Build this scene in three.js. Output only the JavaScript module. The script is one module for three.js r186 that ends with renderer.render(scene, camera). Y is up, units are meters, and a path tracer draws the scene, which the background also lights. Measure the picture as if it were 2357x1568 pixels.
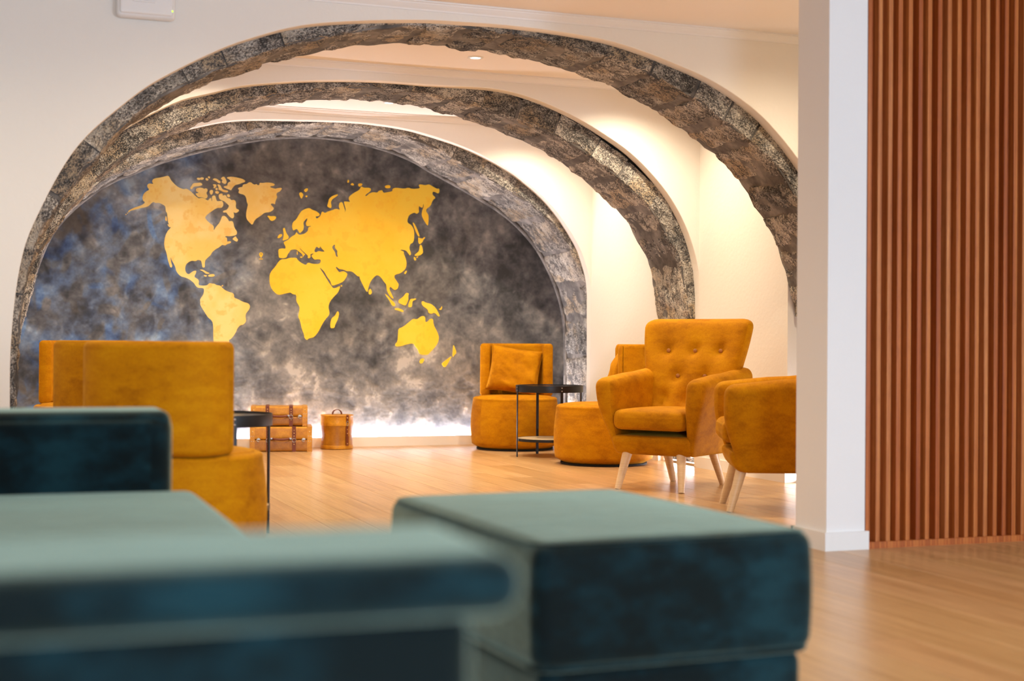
import * as THREE from 'three';
import { mergeGeometries, mergeVertices } from 'three/addons/utils/BufferGeometryUtils.js';
import { ImprovedNoise } from 'three/addons/math/ImprovedNoise.js';
import { RectAreaLightUniformsLib } from 'three/addons/lights/RectAreaLightUniformsLib.js';

// ------------------------------------------------------------------ camera, sky, daylight, exposure
// Metres, y up. X runs along the arched walls, D is the distance into the building (z = -D); the camera stands at X = D = 0.
const scene = new THREE.Scene();
const renderer = new THREE.WebGLRenderer({ antialias: true });
renderer.toneMapping = THREE.LinearToneMapping;
renderer.toneMappingExposure = 1.4;
renderer.outputColorSpace = THREE.SRGBColorSpace;
renderer.shadowMap.enabled = true;
RectAreaLightUniformsLib.init();
const rad = (d) => d * Math.PI / 180;
const camera = new THREE.PerspectiveCamera(2 * Math.atan(784 / 3353) * 180 / Math.PI, 2357 / 1568, 0.05, 60);
camera.position.set(0, 0.8, 0);
camera.rotation.order = 'YXZ';
camera.rotation.set(rad(0.115), rad(-20.47), rad(0.385));
camera.focus = 8.6;
camera.userData.fStop = 2.1;
scene.add(camera);

scene.background = new THREE.Color(0.62, 0.78, 1.0);
scene.backgroundIntensity = 1.0;

// daylight through the two glazed doors in the rear wall of the front room
for (const [x, power] of [[0.0, 24], [4.9, 28]]) {
  const day = new THREE.RectAreaLight(new THREE.Color(0.60, 0.78, 1.0), power, 0.80, 1.95);
  day.position.set(x, 1.10, 2.99);
  day.lookAt(x, 1.10, -3);
  day.castShadow = true;
  scene.add(day);
}

const WARM = new THREE.Color(1.0, 0.83, 0.60);
const LED_WHITE = new THREE.Color(1.0, 0.93, 0.98);
const DOWN = 7.2;          // candela of one downlight in the vaulted bays
const DOWN_FRONT = 4.9;    // and in the front room
const LED_BACK = 285, LED_PIER = 190;

// ------------------------------------------------------------------ helpers
function mulberry(a) { return () => { a |= 0; a = a + 0x6D2B79F5 | 0; let t = Math.imul(a ^ a >>> 15, 1 | a); t = t + Math.imul(t ^ t >>> 7, 61 | t) ^ t; return ((t ^ t >>> 14) >>> 0) / 4294967296; }; }
const rnd = mulberry(20240611);
const perlin = new ImprovedNoise();
const noise3 = (x, y, z) => perlin.noise(x + 31.7, y + 17.3, z + 5.9);
const lerp = (a, b, t) => a + (b - a) * t;
const clamp = (x, a = 0, b = 1) => Math.min(b, Math.max(a, x));
const smooth = (a, b, x) => { const t = clamp((x - a) / (b - a)); return t * t * (3 - 2 * t); };
const V = (x, y, d) => new THREE.Vector3(x, y, -d);
const used = {};
function numbered(name) { const n = used[name] = (used[name] ?? -1) + 1; return n ? `${name}_${String(n).padStart(3, '0')}` : name; }
function shade(o) { o.traverse((m) => { if (m.isMesh) { m.castShadow = true; m.receiveShadow = true; } }); return o; }
function put(o, name, label, category, group, kind) {
  o.name = numbered(name); o.userData.label = label;
  if (category) o.userData.category = category;
  if (group) o.userData.group = group;
  if (kind) o.userData.kind = kind;
  scene.add(o); return o;
}
function thing(name, label, category, [x, y, d] = [0, 0, 0], turn = 0, group) {
  const g = new THREE.Group(); g.position.set(x, y, -d); g.rotation.y = turn;
  return put(g, name, label, category, group);
}
function part(parent, name, geo, mat, label) { const m = new THREE.Mesh(geo, mat); m.name = name; if (label) m.userData.label = label; parent.add(m); return m; }
function structure(name, label, geo, mat) { const m = geo ? new THREE.Mesh(geo, mat) : new THREE.Group(); m.userData = { label, kind: 'structure' }; m.name = name; scene.add(m); return m; }
const facing = (fx, fd) => Math.atan2(fx, -fd);

// uv in metres from the dominant axis of each triangle
function boxUV(geo) {
  const g = geo.index ? geo.toNonIndexed() : geo, p = g.attributes.position, uv = new Float32Array(p.count * 2);
  const a = new THREE.Vector3(), b = new THREE.Vector3(), c = new THREE.Vector3(), n = new THREE.Vector3();
  for (let i = 0; i < p.count; i += 3) {
    a.fromBufferAttribute(p, i); b.fromBufferAttribute(p, i + 1); c.fromBufferAttribute(p, i + 2);
    n.copy(b).sub(a).cross(c.clone().sub(a));
    const x = Math.abs(n.x), y = Math.abs(n.y), z = Math.abs(n.z);
    [a, b, c].forEach((v, k) => {
      const q = x >= y && x >= z ? [v.z, v.y] : y >= z ? [v.x, v.z] : [v.x, v.y];
      uv[(i + k) * 2] = q[0]; uv[(i + k) * 2 + 1] = q[1];
    });
  }
  g.setAttribute('uv', new THREE.BufferAttribute(uv, 2));
  return g;
}
// weld, smooth normals, uv in metres
function soft(geo, tol = 1e-5) {
  const g = geo.clone(); g.deleteAttribute('uv'); g.deleteAttribute('normal');
  const w = mergeVertices(g, tol); w.computeVertexNormals();
  return boxUV(w);
}
function flat(geo) { return boxUV(geo); }
function box(x0, x1, y0, y1, d0, d1) { const g = new THREE.BoxGeometry(x1 - x0, y1 - y0, d1 - d0); g.translate((x0 + x1) / 2, (y0 + y1) / 2, -(d0 + d1) / 2); return boxUV(g); }
// rounded box with rows of vertices inside the faces, so that it can be bent
function rbox(w, h, d, r, fn, n = 8, k = 4) {
  const axis = (L) => { const H = L / 2, out = []; for (let i = 0; i < k; i++) out.push(-H + r * (1 - Math.cos(i / k * Math.PI / 2))); for (let i = 0; i <= n; i++) out.push(lerp(-H + r, H - r, i / n)); for (let i = k - 1; i >= 0; i--) out.push(H - r * (1 - Math.cos(i / k * Math.PI / 2))); return out; };
  const X = axis(w), Y = axis(h), Z = axis(d), N = X.length - 1, g = new THREE.BoxGeometry(1, 1, 1, N, N, N), p = g.attributes.position, v = new THREE.Vector3(), q = new THREE.Vector3();
  for (let i = 0; i < p.count; i++) {
    v.set(X[Math.round((p.getX(i) + 0.5) * N)], Y[Math.round((p.getY(i) + 0.5) * N)], Z[Math.round((p.getZ(i) + 0.5) * N)]);
    q.set(clamp(v.x, -w / 2 + r, w / 2 - r), clamp(v.y, -h / 2 + r, h / 2 - r), clamp(v.z, -d / 2 + r, d / 2 - r));
    const e = v.clone().sub(q); if (e.lengthSq() > 1e-12) v.copy(q).add(e.setLength(r));
    if (fn) fn(v);
    p.setXYZ(i, v.x, v.y, v.z);
  }
  return soft(g);
}
function lathe(pts, seg = 40) { const g = new THREE.LatheGeometry(pts.map(([r, y]) => new THREE.Vector2(r, y)), seg); return boxUV(g); }
function rod(a, b, r0, r1, seg = 12) {
  const d = b.clone().sub(a), g = new THREE.CylinderGeometry(r1, r0, d.length(), seg);
  g.applyQuaternion(new THREE.Quaternion().setFromUnitVectors(new THREE.Vector3(0, 1, 0), d.clone().normalize()));
  g.translate((a.x + b.x) / 2, (a.y + b.y) / 2, (a.z + b.z) / 2); return boxUV(g);
}
// a closed section [n, y] swept along a plan path [x, z] with rounded ends
function sweep(path, section, endInset = 0.02) {
  const rows = [], P = path.map(([x, z]) => new THREE.Vector2(x, z)), M = P.length, S = section.length;
  const cn = section.reduce((s, q) => s + q[0], 0) / S, cy = section.reduce((s, q) => s + q[1], 0) / S;
  const row = (c, n, shrink) => section.map(([a, y]) => { const sy = (Math.abs(y - cy) - shrink) / Math.abs(y - cy || 1), sn = (Math.abs(a - cn) - shrink) / Math.max(1e-6, Math.abs(a - cn)); const aa = cn + (a - cn) * Math.max(0.02, sn), yy = cy + (y - cy) * Math.max(0.02, sy); return [c.x + n.x * aa, yy, c.y + n.y * aa]; });
  const tan = (i) => P[Math.min(M - 1, i + 1)].clone().sub(P[Math.max(0, i - 1)]).normalize();
  const nor = (t) => new THREE.Vector2(t.y, -t.x);
  const ends = 5;
  for (let e = 0; e < ends; e++) { const f = e / ends * Math.PI / 2, t = tan(0); rows.push(row(P[0].clone().sub(t.clone().multiplyScalar(endInset * (1 - Math.sin(f)) * 1 - endInset * 0)).add(t.clone().multiplyScalar(0)), nor(t), endInset * (1 - Math.sin(f)) ** 2 + (e === 0 ? endInset * 0.4 : 0))); }
  for (let i = 0; i < M; i++) rows.push(row(P[i], nor(tan(i)), 0));
  for (let e = ends - 1; e >= 0; e--) { const f = e / ends * Math.PI / 2, t = tan(M - 1); rows.push(row(P[M - 1].clone().add(t.clone().multiplyScalar(endInset * (1 - Math.sin(f)))), nor(t), endInset * (1 - Math.sin(f)) ** 2 + (e === 0 ? endInset * 0.4 : 0))); }
  const pos = [], idx = [];
  rows.forEach((r) => r.forEach((v) => pos.push(...v)));
  for (let i = 0; i + 1 < rows.length; i++) for (let j = 0; j < S; j++) { const a = i * S + j, b = i * S + (j + 1) % S, c = a + S, d = b + S; idx.push(a, c, b, b, c, d); }
  for (const [i, flip] of [[0, false], [rows.length - 1, true]]) {
    const c = pos.length / 3, m = [0, 0, 0]; for (const v of rows[i]) for (let k = 0; k < 3; k++) m[k] += v[k] / S; pos.push(...m);
    for (let j = 0; j < S; j++) { const a = i * S + j, b = i * S + (j + 1) % S; flip ? idx.push(c, b, a) : idx.push(c, a, b); }
  }
  const g = new THREE.BufferGeometry(); g.setAttribute('position', new THREE.Float32BufferAttribute(pos, 3)); g.setIndex(idx);
  return soft(g);
}
const roundRect = (w, h, r, k = 5, y0 = 0) => { const out = []; for (const [cx, cy, a0] of [[w / 2 - r, h - r, 0], [-w / 2 + r, h - r, 90], [-w / 2 + r, r, 180], [w / 2 - r, r, 270]]) for (let i = 0; i <= k; i++) { const a = rad(a0 + 90 * i / k); out.push([cx + r * Math.cos(a), y0 + cy + r * Math.sin(a)]); } return out; };

// ------------------------------------------------------------------ computed textures
function field(w, h, cells, oct, seed, gain = 0.55, ax = 1, ay = 1) {   // tiling value-noise fbm, 0..1
  const out = new Float32Array(w * h); let amp = 1, sum = 0;
  for (let o = 0; o < oct; o++) {
    const nx = Math.max(1, Math.round(cells * ax)) << o, ny = Math.max(1, Math.round(cells * ay)) << o, r = mulberry(seed * 131 + o * 977 + 7), g = new Float32Array(nx * ny);
    for (let i = 0; i < g.length; i++) g[i] = r();
    for (let y = 0; y < h; y++) {
      const fy = y / h * ny, y0 = Math.floor(fy), ty = fy - y0, sy = ty * ty * (3 - 2 * ty), ra = (y0 % ny) * nx, rb = ((y0 + 1) % ny) * nx;
      for (let x = 0; x < w; x++) {
        const fx = x / w * nx, x0 = Math.floor(fx), tx = fx - x0, sx = tx * tx * (3 - 2 * tx), a = x0 % nx, b = (x0 + 1) % nx;
        const p = g[ra + a] + (g[ra + b] - g[ra + a]) * sx, q = g[rb + a] + (g[rb + b] - g[rb + a]) * sx;
        out[y * w + x] += amp * (p + (q - p) * sy);
      }
    }
    sum += amp; amp *= gain;
  }
  for (let i = 0; i < out.length; i++) out[i] /= sum;
  return out;
}
function texture(w, h, fn, srgb = true, repeat = [1, 1]) {
  const d = new Uint8Array(w * h * 4);
  for (let y = 0; y < h; y++) for (let x = 0; x < w; x++) { const i = y * w + x, c = fn(i, x, y); d[i * 4] = clamp(c[0], 0, 255); d[i * 4 + 1] = clamp(c[1], 0, 255); d[i * 4 + 2] = clamp(c[2], 0, 255); d[i * 4 + 3] = 255; }
  const t = new THREE.DataTexture(d, w, h, THREE.RGBAFormat); t.wrapS = t.wrapT = THREE.RepeatWrapping; t.magFilter = THREE.LinearFilter; t.minFilter = THREE.LinearMipmapLinearFilter; t.generateMipmaps = true;
  if (srgb) t.colorSpace = THREE.SRGBColorSpace; t.repeat.set(...repeat); t.needsUpdate = true; return t;
}
const mix3 = (a, b, t) => [lerp(a[0], b[0], t), lerp(a[1], b[1], t), lerp(a[2], b[2], t)];
const ramp = (stops, t) => { for (let i = 1; i < stops.length; i++) if (t <= stops[i][0]) return mix3(stops[i - 1][1], stops[i][1], (t - stops[i - 1][0]) / (stops[i][0] - stops[i - 1][0])); return stops[stops.length - 1][1]; };
const grey = (v) => [v, v, v];

// ------------------------------------------------------------------ materials
const std = (o) => new THREE.MeshStandardMaterial(o), phy = (o) => new THREE.MeshPhysicalMaterial(o);
const M = {};
{ // painted plaster
  const a = field(512, 512, 6, 6, 3), b = field(512, 512, 60, 2, 4);
  const bump = texture(512, 512, (i) => grey(255 * (a[i] * 0.5 + b[i] * 0.5)), false, [1, 1]);
  M.plaster = std({ color: new THREE.Color(0.84, 0.81, 0.76), roughness: 0.85, bumpMap: bump, bumpScale: 0.0012 });
  M.ceiling = std({ color: new THREE.Color(0.86, 0.81, 0.76), roughness: 0.9 });
  M.trim = std({ color: new THREE.Color(0.84, 0.82, 0.80), roughness: 0.45 });
  M.pillar = std({ color: new THREE.Color(0.86, 0.84, 0.83), roughness: 0.7, bumpMap: bump, bumpScale: 0.0008 });
}
{ // rough volcanic stone
  const S = 1024, big = field(S, S, 5, 5, 11), mid = field(S, S, 24, 4, 12, 0.7, 1, 1.6), fine = field(S, S, 190, 2, 13, 0.8, 1, 1.3), hue = field(S, S, 4, 4, 14), lime = field(S, S, 9, 5, 15, 0.62);
  const v = new Float32Array(S * S); for (let i = 0; i < v.length; i++) v[i] = clamp(0.47 + (big[i] - 0.5) * 0.7 + (mid[i] - 0.5) * 1.0 + (fine[i] - 0.5) * 1.25);
  const make = (dark, midc, light, ochre, l0, wash = 0.5) => texture(S, S, (i) => {
    let c = ramp([[0, dark], [0.42, midc], [0.72, light], [1, light.map((x) => x * 1.15)]], v[i]);
    c = mix3(c, ochre, smooth(0.54, 0.72, hue[i]) * 0.5 * smooth(0.3, 0.6, v[i]));
    return mix3(c, [206, 198, 184], smooth(l0, l0 + 0.10, lime[i] + (v[i] - 0.5) * 0.10) * wash);   // remains of lime render
  }, true, [1 / 1.1, 1 / 1.1]);
  const bump = texture(S, S, (i) => grey(255 * clamp(0.5 + (mid[i] - 0.5) * 0.9 + (fine[i] - 0.5) * 0.9)), false, [1 / 1.1, 1 / 1.1]);
  M.stone = [
    std({ map: make([58, 57, 56], [118, 114, 110], [188, 182, 173], [170, 140, 100], 0.60), bumpMap: bump, bumpScale: 0.016, roughness: 0.92 }),
    std({ map: make([53, 52, 52], [106, 104, 102], [174, 170, 163], [158, 128, 90], 0.63), bumpMap: bump, bumpScale: 0.018, roughness: 0.92 }),
    std({ map: make([62, 60, 59], [128, 123, 118], [198, 192, 181], [178, 148, 106], 0.55), bumpMap: bump, bumpScale: 0.014, roughness: 0.92 })];
  const sm = field(512, 512, 10, 6, 16, 0.65);
  const mortar = (c0, c1, k) => std({ map: texture(512, 512, (i) => mix3(c0, c1, clamp((sm[i] - 0.32) * 2.8)), true, [1, 1]), bumpMap: texture(512, 512, (i) => grey(255 * sm[i]), false, [1, 1]), bumpScale: k, roughness: 0.95 });
  M.mortar = mortar([80, 77, 75], [134, 129, 124], 0.005);
}
{ // trowelled charcoal mural wall with blue glazes on the ocean to the left; uv 0..1 over 4.8 x 2.6 m from X = 0
  const W = 2048, H = 1110, cloud = field(W, H, 5, 6, 21, 0.62, 1.85, 1), med = field(W, H, 16, 5, 22, 0.64, 1.8, 1), warm = field(W, H, 4, 5, 25, 0.6, 1.8, 1), fine = field(W, H, 110, 2, 28, 0.8, 1.8, 1);
  const brush = (n, seed, l0, l1, w0, w1, amp, keep) => {   // short overlapping trowel and brush marks
    const out = new Float32Array(W * H), r = mulberry(seed);
    for (let k = 0; k < n; k++) {
      const cx = r() * W, cy = r() * H, an = (r() - 0.5) * Math.PI * 1.3, L = lerp(l0, l1, r()), B = lerp(w0, w1, r()), s = (r() - 0.5) * 2 * amp, ca = Math.cos(an), sa = Math.sin(an), R = Math.ceil(L), f1 = 3 + r() * 9, p1 = r() * 6, bend = (r() - 0.5) * 0.5;
      if (keep && !keep(cx, cy, r)) continue;
      for (let y = Math.max(0, Math.floor(cy - R)); y < Math.min(H, cy + R); y++) for (let x = Math.max(0, Math.floor(cx - R)); x < Math.min(W, cx + R); x++) {
        const u = ((x - cx) * ca + (y - cy) * sa) / L, q = ((y - cy) * ca - (x - cx) * sa) / B + bend * u * u * L / B; if (u * u > 1 || q * q > 1) continue;
        out[y * W + x] += s * (1 - u * u) * (1 - q * q) * (0.8 + 0.2 * Math.sin(q * f1 * 0.6 + p1 + u * 2));
      }
    }
    return out;
  };
  const marks = brush(2400, 5, 14, 52, 9, 30, 0.30), pale = brush(900, 6, 8, 30, 4, 13, 0.5), blue = brush(900, 7, 18, 60, 8, 26, 1.0, (x, y, r) => r() > smooth(0.22, 0.46, x / W));
  const val = new Float32Array(W * H);
  M.mural = std({ roughness: 0.72, bumpScale: 0.0025, map: texture(W, H, (i, x, y) => {
    const X = x / W * 4.8;
    const v = clamp(0.49 + (cloud[i] - 0.5) * 1.25 + (med[i] - 0.5) * 0.8 + marks[i] * 0.8 + Math.max(0, pale[i]) * 0.55 + (fine[i] - 0.5) * 0.25); val[i] = v;
    let c = ramp([[0, [54, 57, 62]], [0.30, [86, 88, 94]], [0.58, [119, 120, 123]], [0.85, [152, 150, 149]], [1, [188, 184, 180]]], v);
    c = mix3(c, [104, 90, 72], smooth(0.52, 0.66, warm[i]) * 0.45 * (1 - smooth(1.4, 2.4, X) * 0.7));
    const ocean = 1 - smooth(1.1, 2.1, X + (warm[i] - 0.5) * 1.6);                               // blue glaze brushed on the Pacific side only
    return mix3(c, ramp([[0, [44, 62, 100]], [0.5, [84, 118, 172]], [1, [146, 184, 226]]], clamp(v * 1.05)), clamp(0.36 + blue[i] * 1.2 + (med[i] - 0.5) * 1.6) * ocean * 0.85);
  }) });
  M.mural.bumpMap = texture(1024, 555, (i, x, y) => grey(255 * val[(y * 2) * W + x * 2]), false);
  const a = field(512, 512, 5, 5, 31), b = field(512, 512, 16, 4, 32);
  const paint = (c0, c1, c2) => std({ roughness: 0.55, map: texture(512, 512, (i) => mix3(mix3(c0, c1, clamp((a[i] - 0.3) * 2.4)), c2, smooth(0.56, 0.72, b[i]) * 0.35), true, [1 / 0.9, 1 / 0.9]) });
  M.mapWest = paint([252, 210, 104], [255, 224, 142], [242, 176, 62]);
  M.mapEast = paint([255, 206, 40], [255, 215, 62], [250, 186, 34]);
}
function velvet(dark, base, light, sheen, seed, amt, cells = 4, pile = 0.6) {
  const S = 1024, a = field(S, S, cells, 5, seed, 0.6), b = field(S, S, cells * 3, 4, seed + 1, 0.6, 1, 2.2), f = field(S, S, 200, 2, seed + 2, 0.7), n = (i) => clamp(0.5 + (a[i] - 0.5) * 2.2 * amt + (b[i] - 0.5) * 1.4 * amt + (f[i] - 0.5) * 0.35);
  return phy({ roughness: 0.8, sheen: 1, sheenColor: new THREE.Color(...sheen), sheenRoughness: pile, specularIntensity: 0.25,
    map: texture(S, S, (i) => ramp([[0, dark], [0.5, base], [1, light]], n(i)), true, [1, 1]),
    bumpMap: texture(512, 512, (i, x, y) => grey(255 * n(y * 2 * S + x * 2)), false, [1, 1]), bumpScale: 0.0012 });
}
M.amber = velvet([158, 97, 0], [186, 121, 0], [204, 142, 4], [0.46, 0.29, 0.04], 41, 0.5, 6);
M.teal = velvet([2, 14, 17], [5, 31, 37], [15, 48, 55], [0.98, 1.18, 0.90], 51, 0.95, 5, 0.85);
M.button = phy({ color: new THREE.Color(0.42, 0.16, 0.03), roughness: 0.5, sheen: 0.5, sheenColor: new THREE.Color(0.5, 0.3, 0.1) });
function wood(c0, c1, c2, seed, w, h, len, across, rough, extra = {}) {   // grain along u (len metres), across v
  const g = field(w, h, 3, 5, seed, 0.62, 1, 10), l = field(w, h, 2, 4, seed + 1, 0.6, 2, 4), f = field(w, h, 30, 2, seed + 2, 0.7, 1, 4);
  return { map: texture(w, h, (i) => mix3(mix3(c0, c1, clamp((g[i] - 0.28) * 2.0 + (l[i] - 0.5) * 0.8)), c2, clamp((f[i] - 0.45) * 0.5)), true, [1 / len, 1 / across]), roughness: rough, ...extra };
}
{ // oak laminate in six tones
  const tones = [[[176, 138, 92], [206, 168, 120]], [[184, 145, 98], [212, 175, 128]], [[172, 132, 88], [202, 160, 112]], [[180, 142, 95], [214, 178, 132]], [[168, 130, 84], [198, 158, 110]], [[178, 138, 94], [208, 168, 122]]];
  M.plank = tones.map(([a, b], k) => std(wood(a, b, [140, 98, 60], 61 + k * 3, 512, 128, 1.29, 0.19, 0.29)));
  M.underlay = std({ color: new THREE.Color(0.10, 0.06, 0.035), roughness: 0.9 });
}
{ // red-brown slats
  const tones = [[[164, 80, 26], [208, 124, 56]], [[174, 90, 32], [216, 134, 66]], [[150, 68, 20], [196, 108, 44]], [[178, 98, 42], [220, 144, 80]], [[168, 84, 30], [212, 128, 62]]];
  M.slat = tones.map(([a, b], k) => { const o = wood(a, b, [90, 36, 12], 91 + k * 3, 512, 64, 1.6, 0.12, 0.42); o.map.rotation = Math.PI / 2; return std(o); });
}
M.beech = std(wood([226, 192, 146], [238, 208, 166], [214, 176, 130], 121, 256, 64, 0.5, 0.1, 0.4));
M.paleWood = std(wood([214, 190, 150], [234, 214, 180], [190, 160, 120], 124, 256, 128, 0.6, 0.3, 0.5));
M.blackMetal = std({ color: new THREE.Color(0.012, 0.013, 0.016), roughness: 0.38, metalness: 0.3 });
M.blackTop = phy({ color: new THREE.Color(0.01, 0.01, 0.012), roughness: 0.16, clearcoat: 0.5, clearcoatRoughness: 0.1 });
M.plinth = std({ color: new THREE.Color(0.012, 0.011, 0.010), roughness: 0.8 });
{ // tanned hide with a darker patina in blotches
  const a = field(512, 512, 5, 5, 131, 0.6), b = field(512, 512, 60, 3, 132, 0.7), hide = (c0, c1, c2) => std({ roughness: 0.36, bumpScale: 0.0006, map: texture(512, 512, (i) => mix3(mix3(c0, c1, clamp((a[i] - 0.3) * 2.4)), c2, clamp((b[i] - 0.5) * 0.7)), true, [2, 2]), bumpMap: texture(512, 512, (i) => grey(255 * b[i]), false, [2, 2]) });
  M.case = hide([178, 116, 18], [220, 160, 44], [138, 82, 10]); M.caseDark = hide([150, 95, 18], [192, 132, 38], [114, 66, 10]);
}
M.leather = std({ color: new THREE.Color(0.16, 0.035, 0.012), roughness: 0.45 });
M.brass = std({ color: new THREE.Color(0.75, 0.55, 0.25), roughness: 0.3, metalness: 1 });
M.steel = std({ color: new THREE.Color(0.55, 0.54, 0.52), roughness: 0.3, metalness: 1 });
M.whitePlastic = std({ color: new THREE.Color(0.82, 0.82, 0.82), roughness: 0.4 });
M.diffuser = phy({ color: new THREE.Color(0.86, 0.86, 0.86), roughness: 0.25, clearcoat: 0.4 });
M.greenLed = std({ color: 0x114400, emissive: new THREE.Color(0.35, 1.0, 0.02), emissiveIntensity: 2.5 });
M.downLens = std({ color: 0xffffff, emissive: new THREE.Color(1, 0.9, 0.78), emissiveIntensity: 6 });
M.led = std({ color: 0xffffff, emissive: LED_WHITE, emissiveIntensity: 4 });
M.glass = phy({ color: 0xffffff, roughness: 0.02, transmission: 1, thickness: 0, ior: 1.5 });

// outlines of the painted land masses on the mural wall: x, y in millimetres
const AMERICAS = [1087,1744,1094,1754,1129,1775,1183,1794,1209,1816,1194,1826,1188,1847,1194,1872,1210,1894,1238,1911,1225,1925,1221,1940,1229,1954,1244,1957,1266,1953,1256,1972,
1262,1987,1276,1996,1321,2005,1354,2015,1369,2019,1381,2013,1392,1989,1415,1964,1439,1943,1463,1931,1487,1925,1505,1931,1530,1917,1554,1896,1576,1875,1597,1861,
1609,1866,1623,1868,1643,1860,1664,1847,1673,1861,1687,1871,1690,1848,1695,1846,1693,1870,1695,1883,1712,1890,1720,1880,1726,1855,1733,1846,1749,1848,1767,1852,
1778,1835,1777,1813,1765,1797,1736,1797,1714,1785,1683,1762,1658,1742,1646,1726,1645,1717,1659,1698,1684,1677,1709,1660,1708,1624,1722,1650,1734,1666,1750,1686,
1762,1714,1768,1734,1781,1740,1796,1735,1811,1718,1822,1698,1835,1703,1849,1700,1855,1683,1859,1661,1870,1639,1871,1640,1881,1624,1880,1604,1865,1594,1825,1587,
1799,1588,1791,1581,1806,1577,1809,1555,1809,1545,1822,1551,1839,1548,1832,1536,1809,1529,1794,1517,1773,1523,1760,1513,1747,1501,1727,1490,1698,1466,1687,1443,
1666,1424,1648,1405,1644,1385,1645,1349,1627,1349,1623,1375,1617,1401,1591,1405,1578,1394,1549,1398,1526,1387,1507,1369,1500,1346,1502,1319,1514,1300,1530,1297,
1546,1311,1565,1323,1583,1325,1580,1308,1566,1278,1582,1269,1598,1258,1602,1243,1599,1226,1604,1215,1641,1214,1664,1218,1680,1235,1700,1230,1716,1230,1729,1221,
1762,1216,1775,1200,1795,1184,1825,1171,1851,1164,1853,1162,1862,1153,1863,1127,1890,1119,1930,1098,1967,1089,1980,1076,1982,1059,1974,1039,1952,1012,1949,989,
1954,959,1948,942,1931,927,1908,922,1888,898,1879,871,1859,841,1843,820,1825,811,1830,798,1820,785,1810,758,1794,712,1788,662,1765,652,1741,705,1725,751,1713,
797,1711,844,1711,893,1707,939,1694,961,1671,978,1648,1014,1625,1050,1613,1073,1614,1093,1611,1109,1618,1123,1634,1146,1640,1172,1639,1192,1624,1197,1597,1197,
1581,1209,1565,1234,1545,1250,1524,1264,1498,1273,1472,1279,1449,1299,1435,1321,1430,1347,1417,1373,1402,1399,1394,1425,1395,1402,1402,1369,1407,1356,1402,1342,
1391,1348,1384,1372,1376,1395,1370,1424,1363,1457,1352,1482,1347,1515,1350,1551,1359,1587,1373,1614,1392,1636,1394,1641,1378,1665,1371,1692,1367,1744,1357,1756,
1354,1790,1344,1801,1326,1810,1308,1818,1284,1815,1266,1823,1254,1812,1236,1793,1218,1783,1183,1775,1144,1763,1109,1753,1097,1746,1091,1737];
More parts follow.
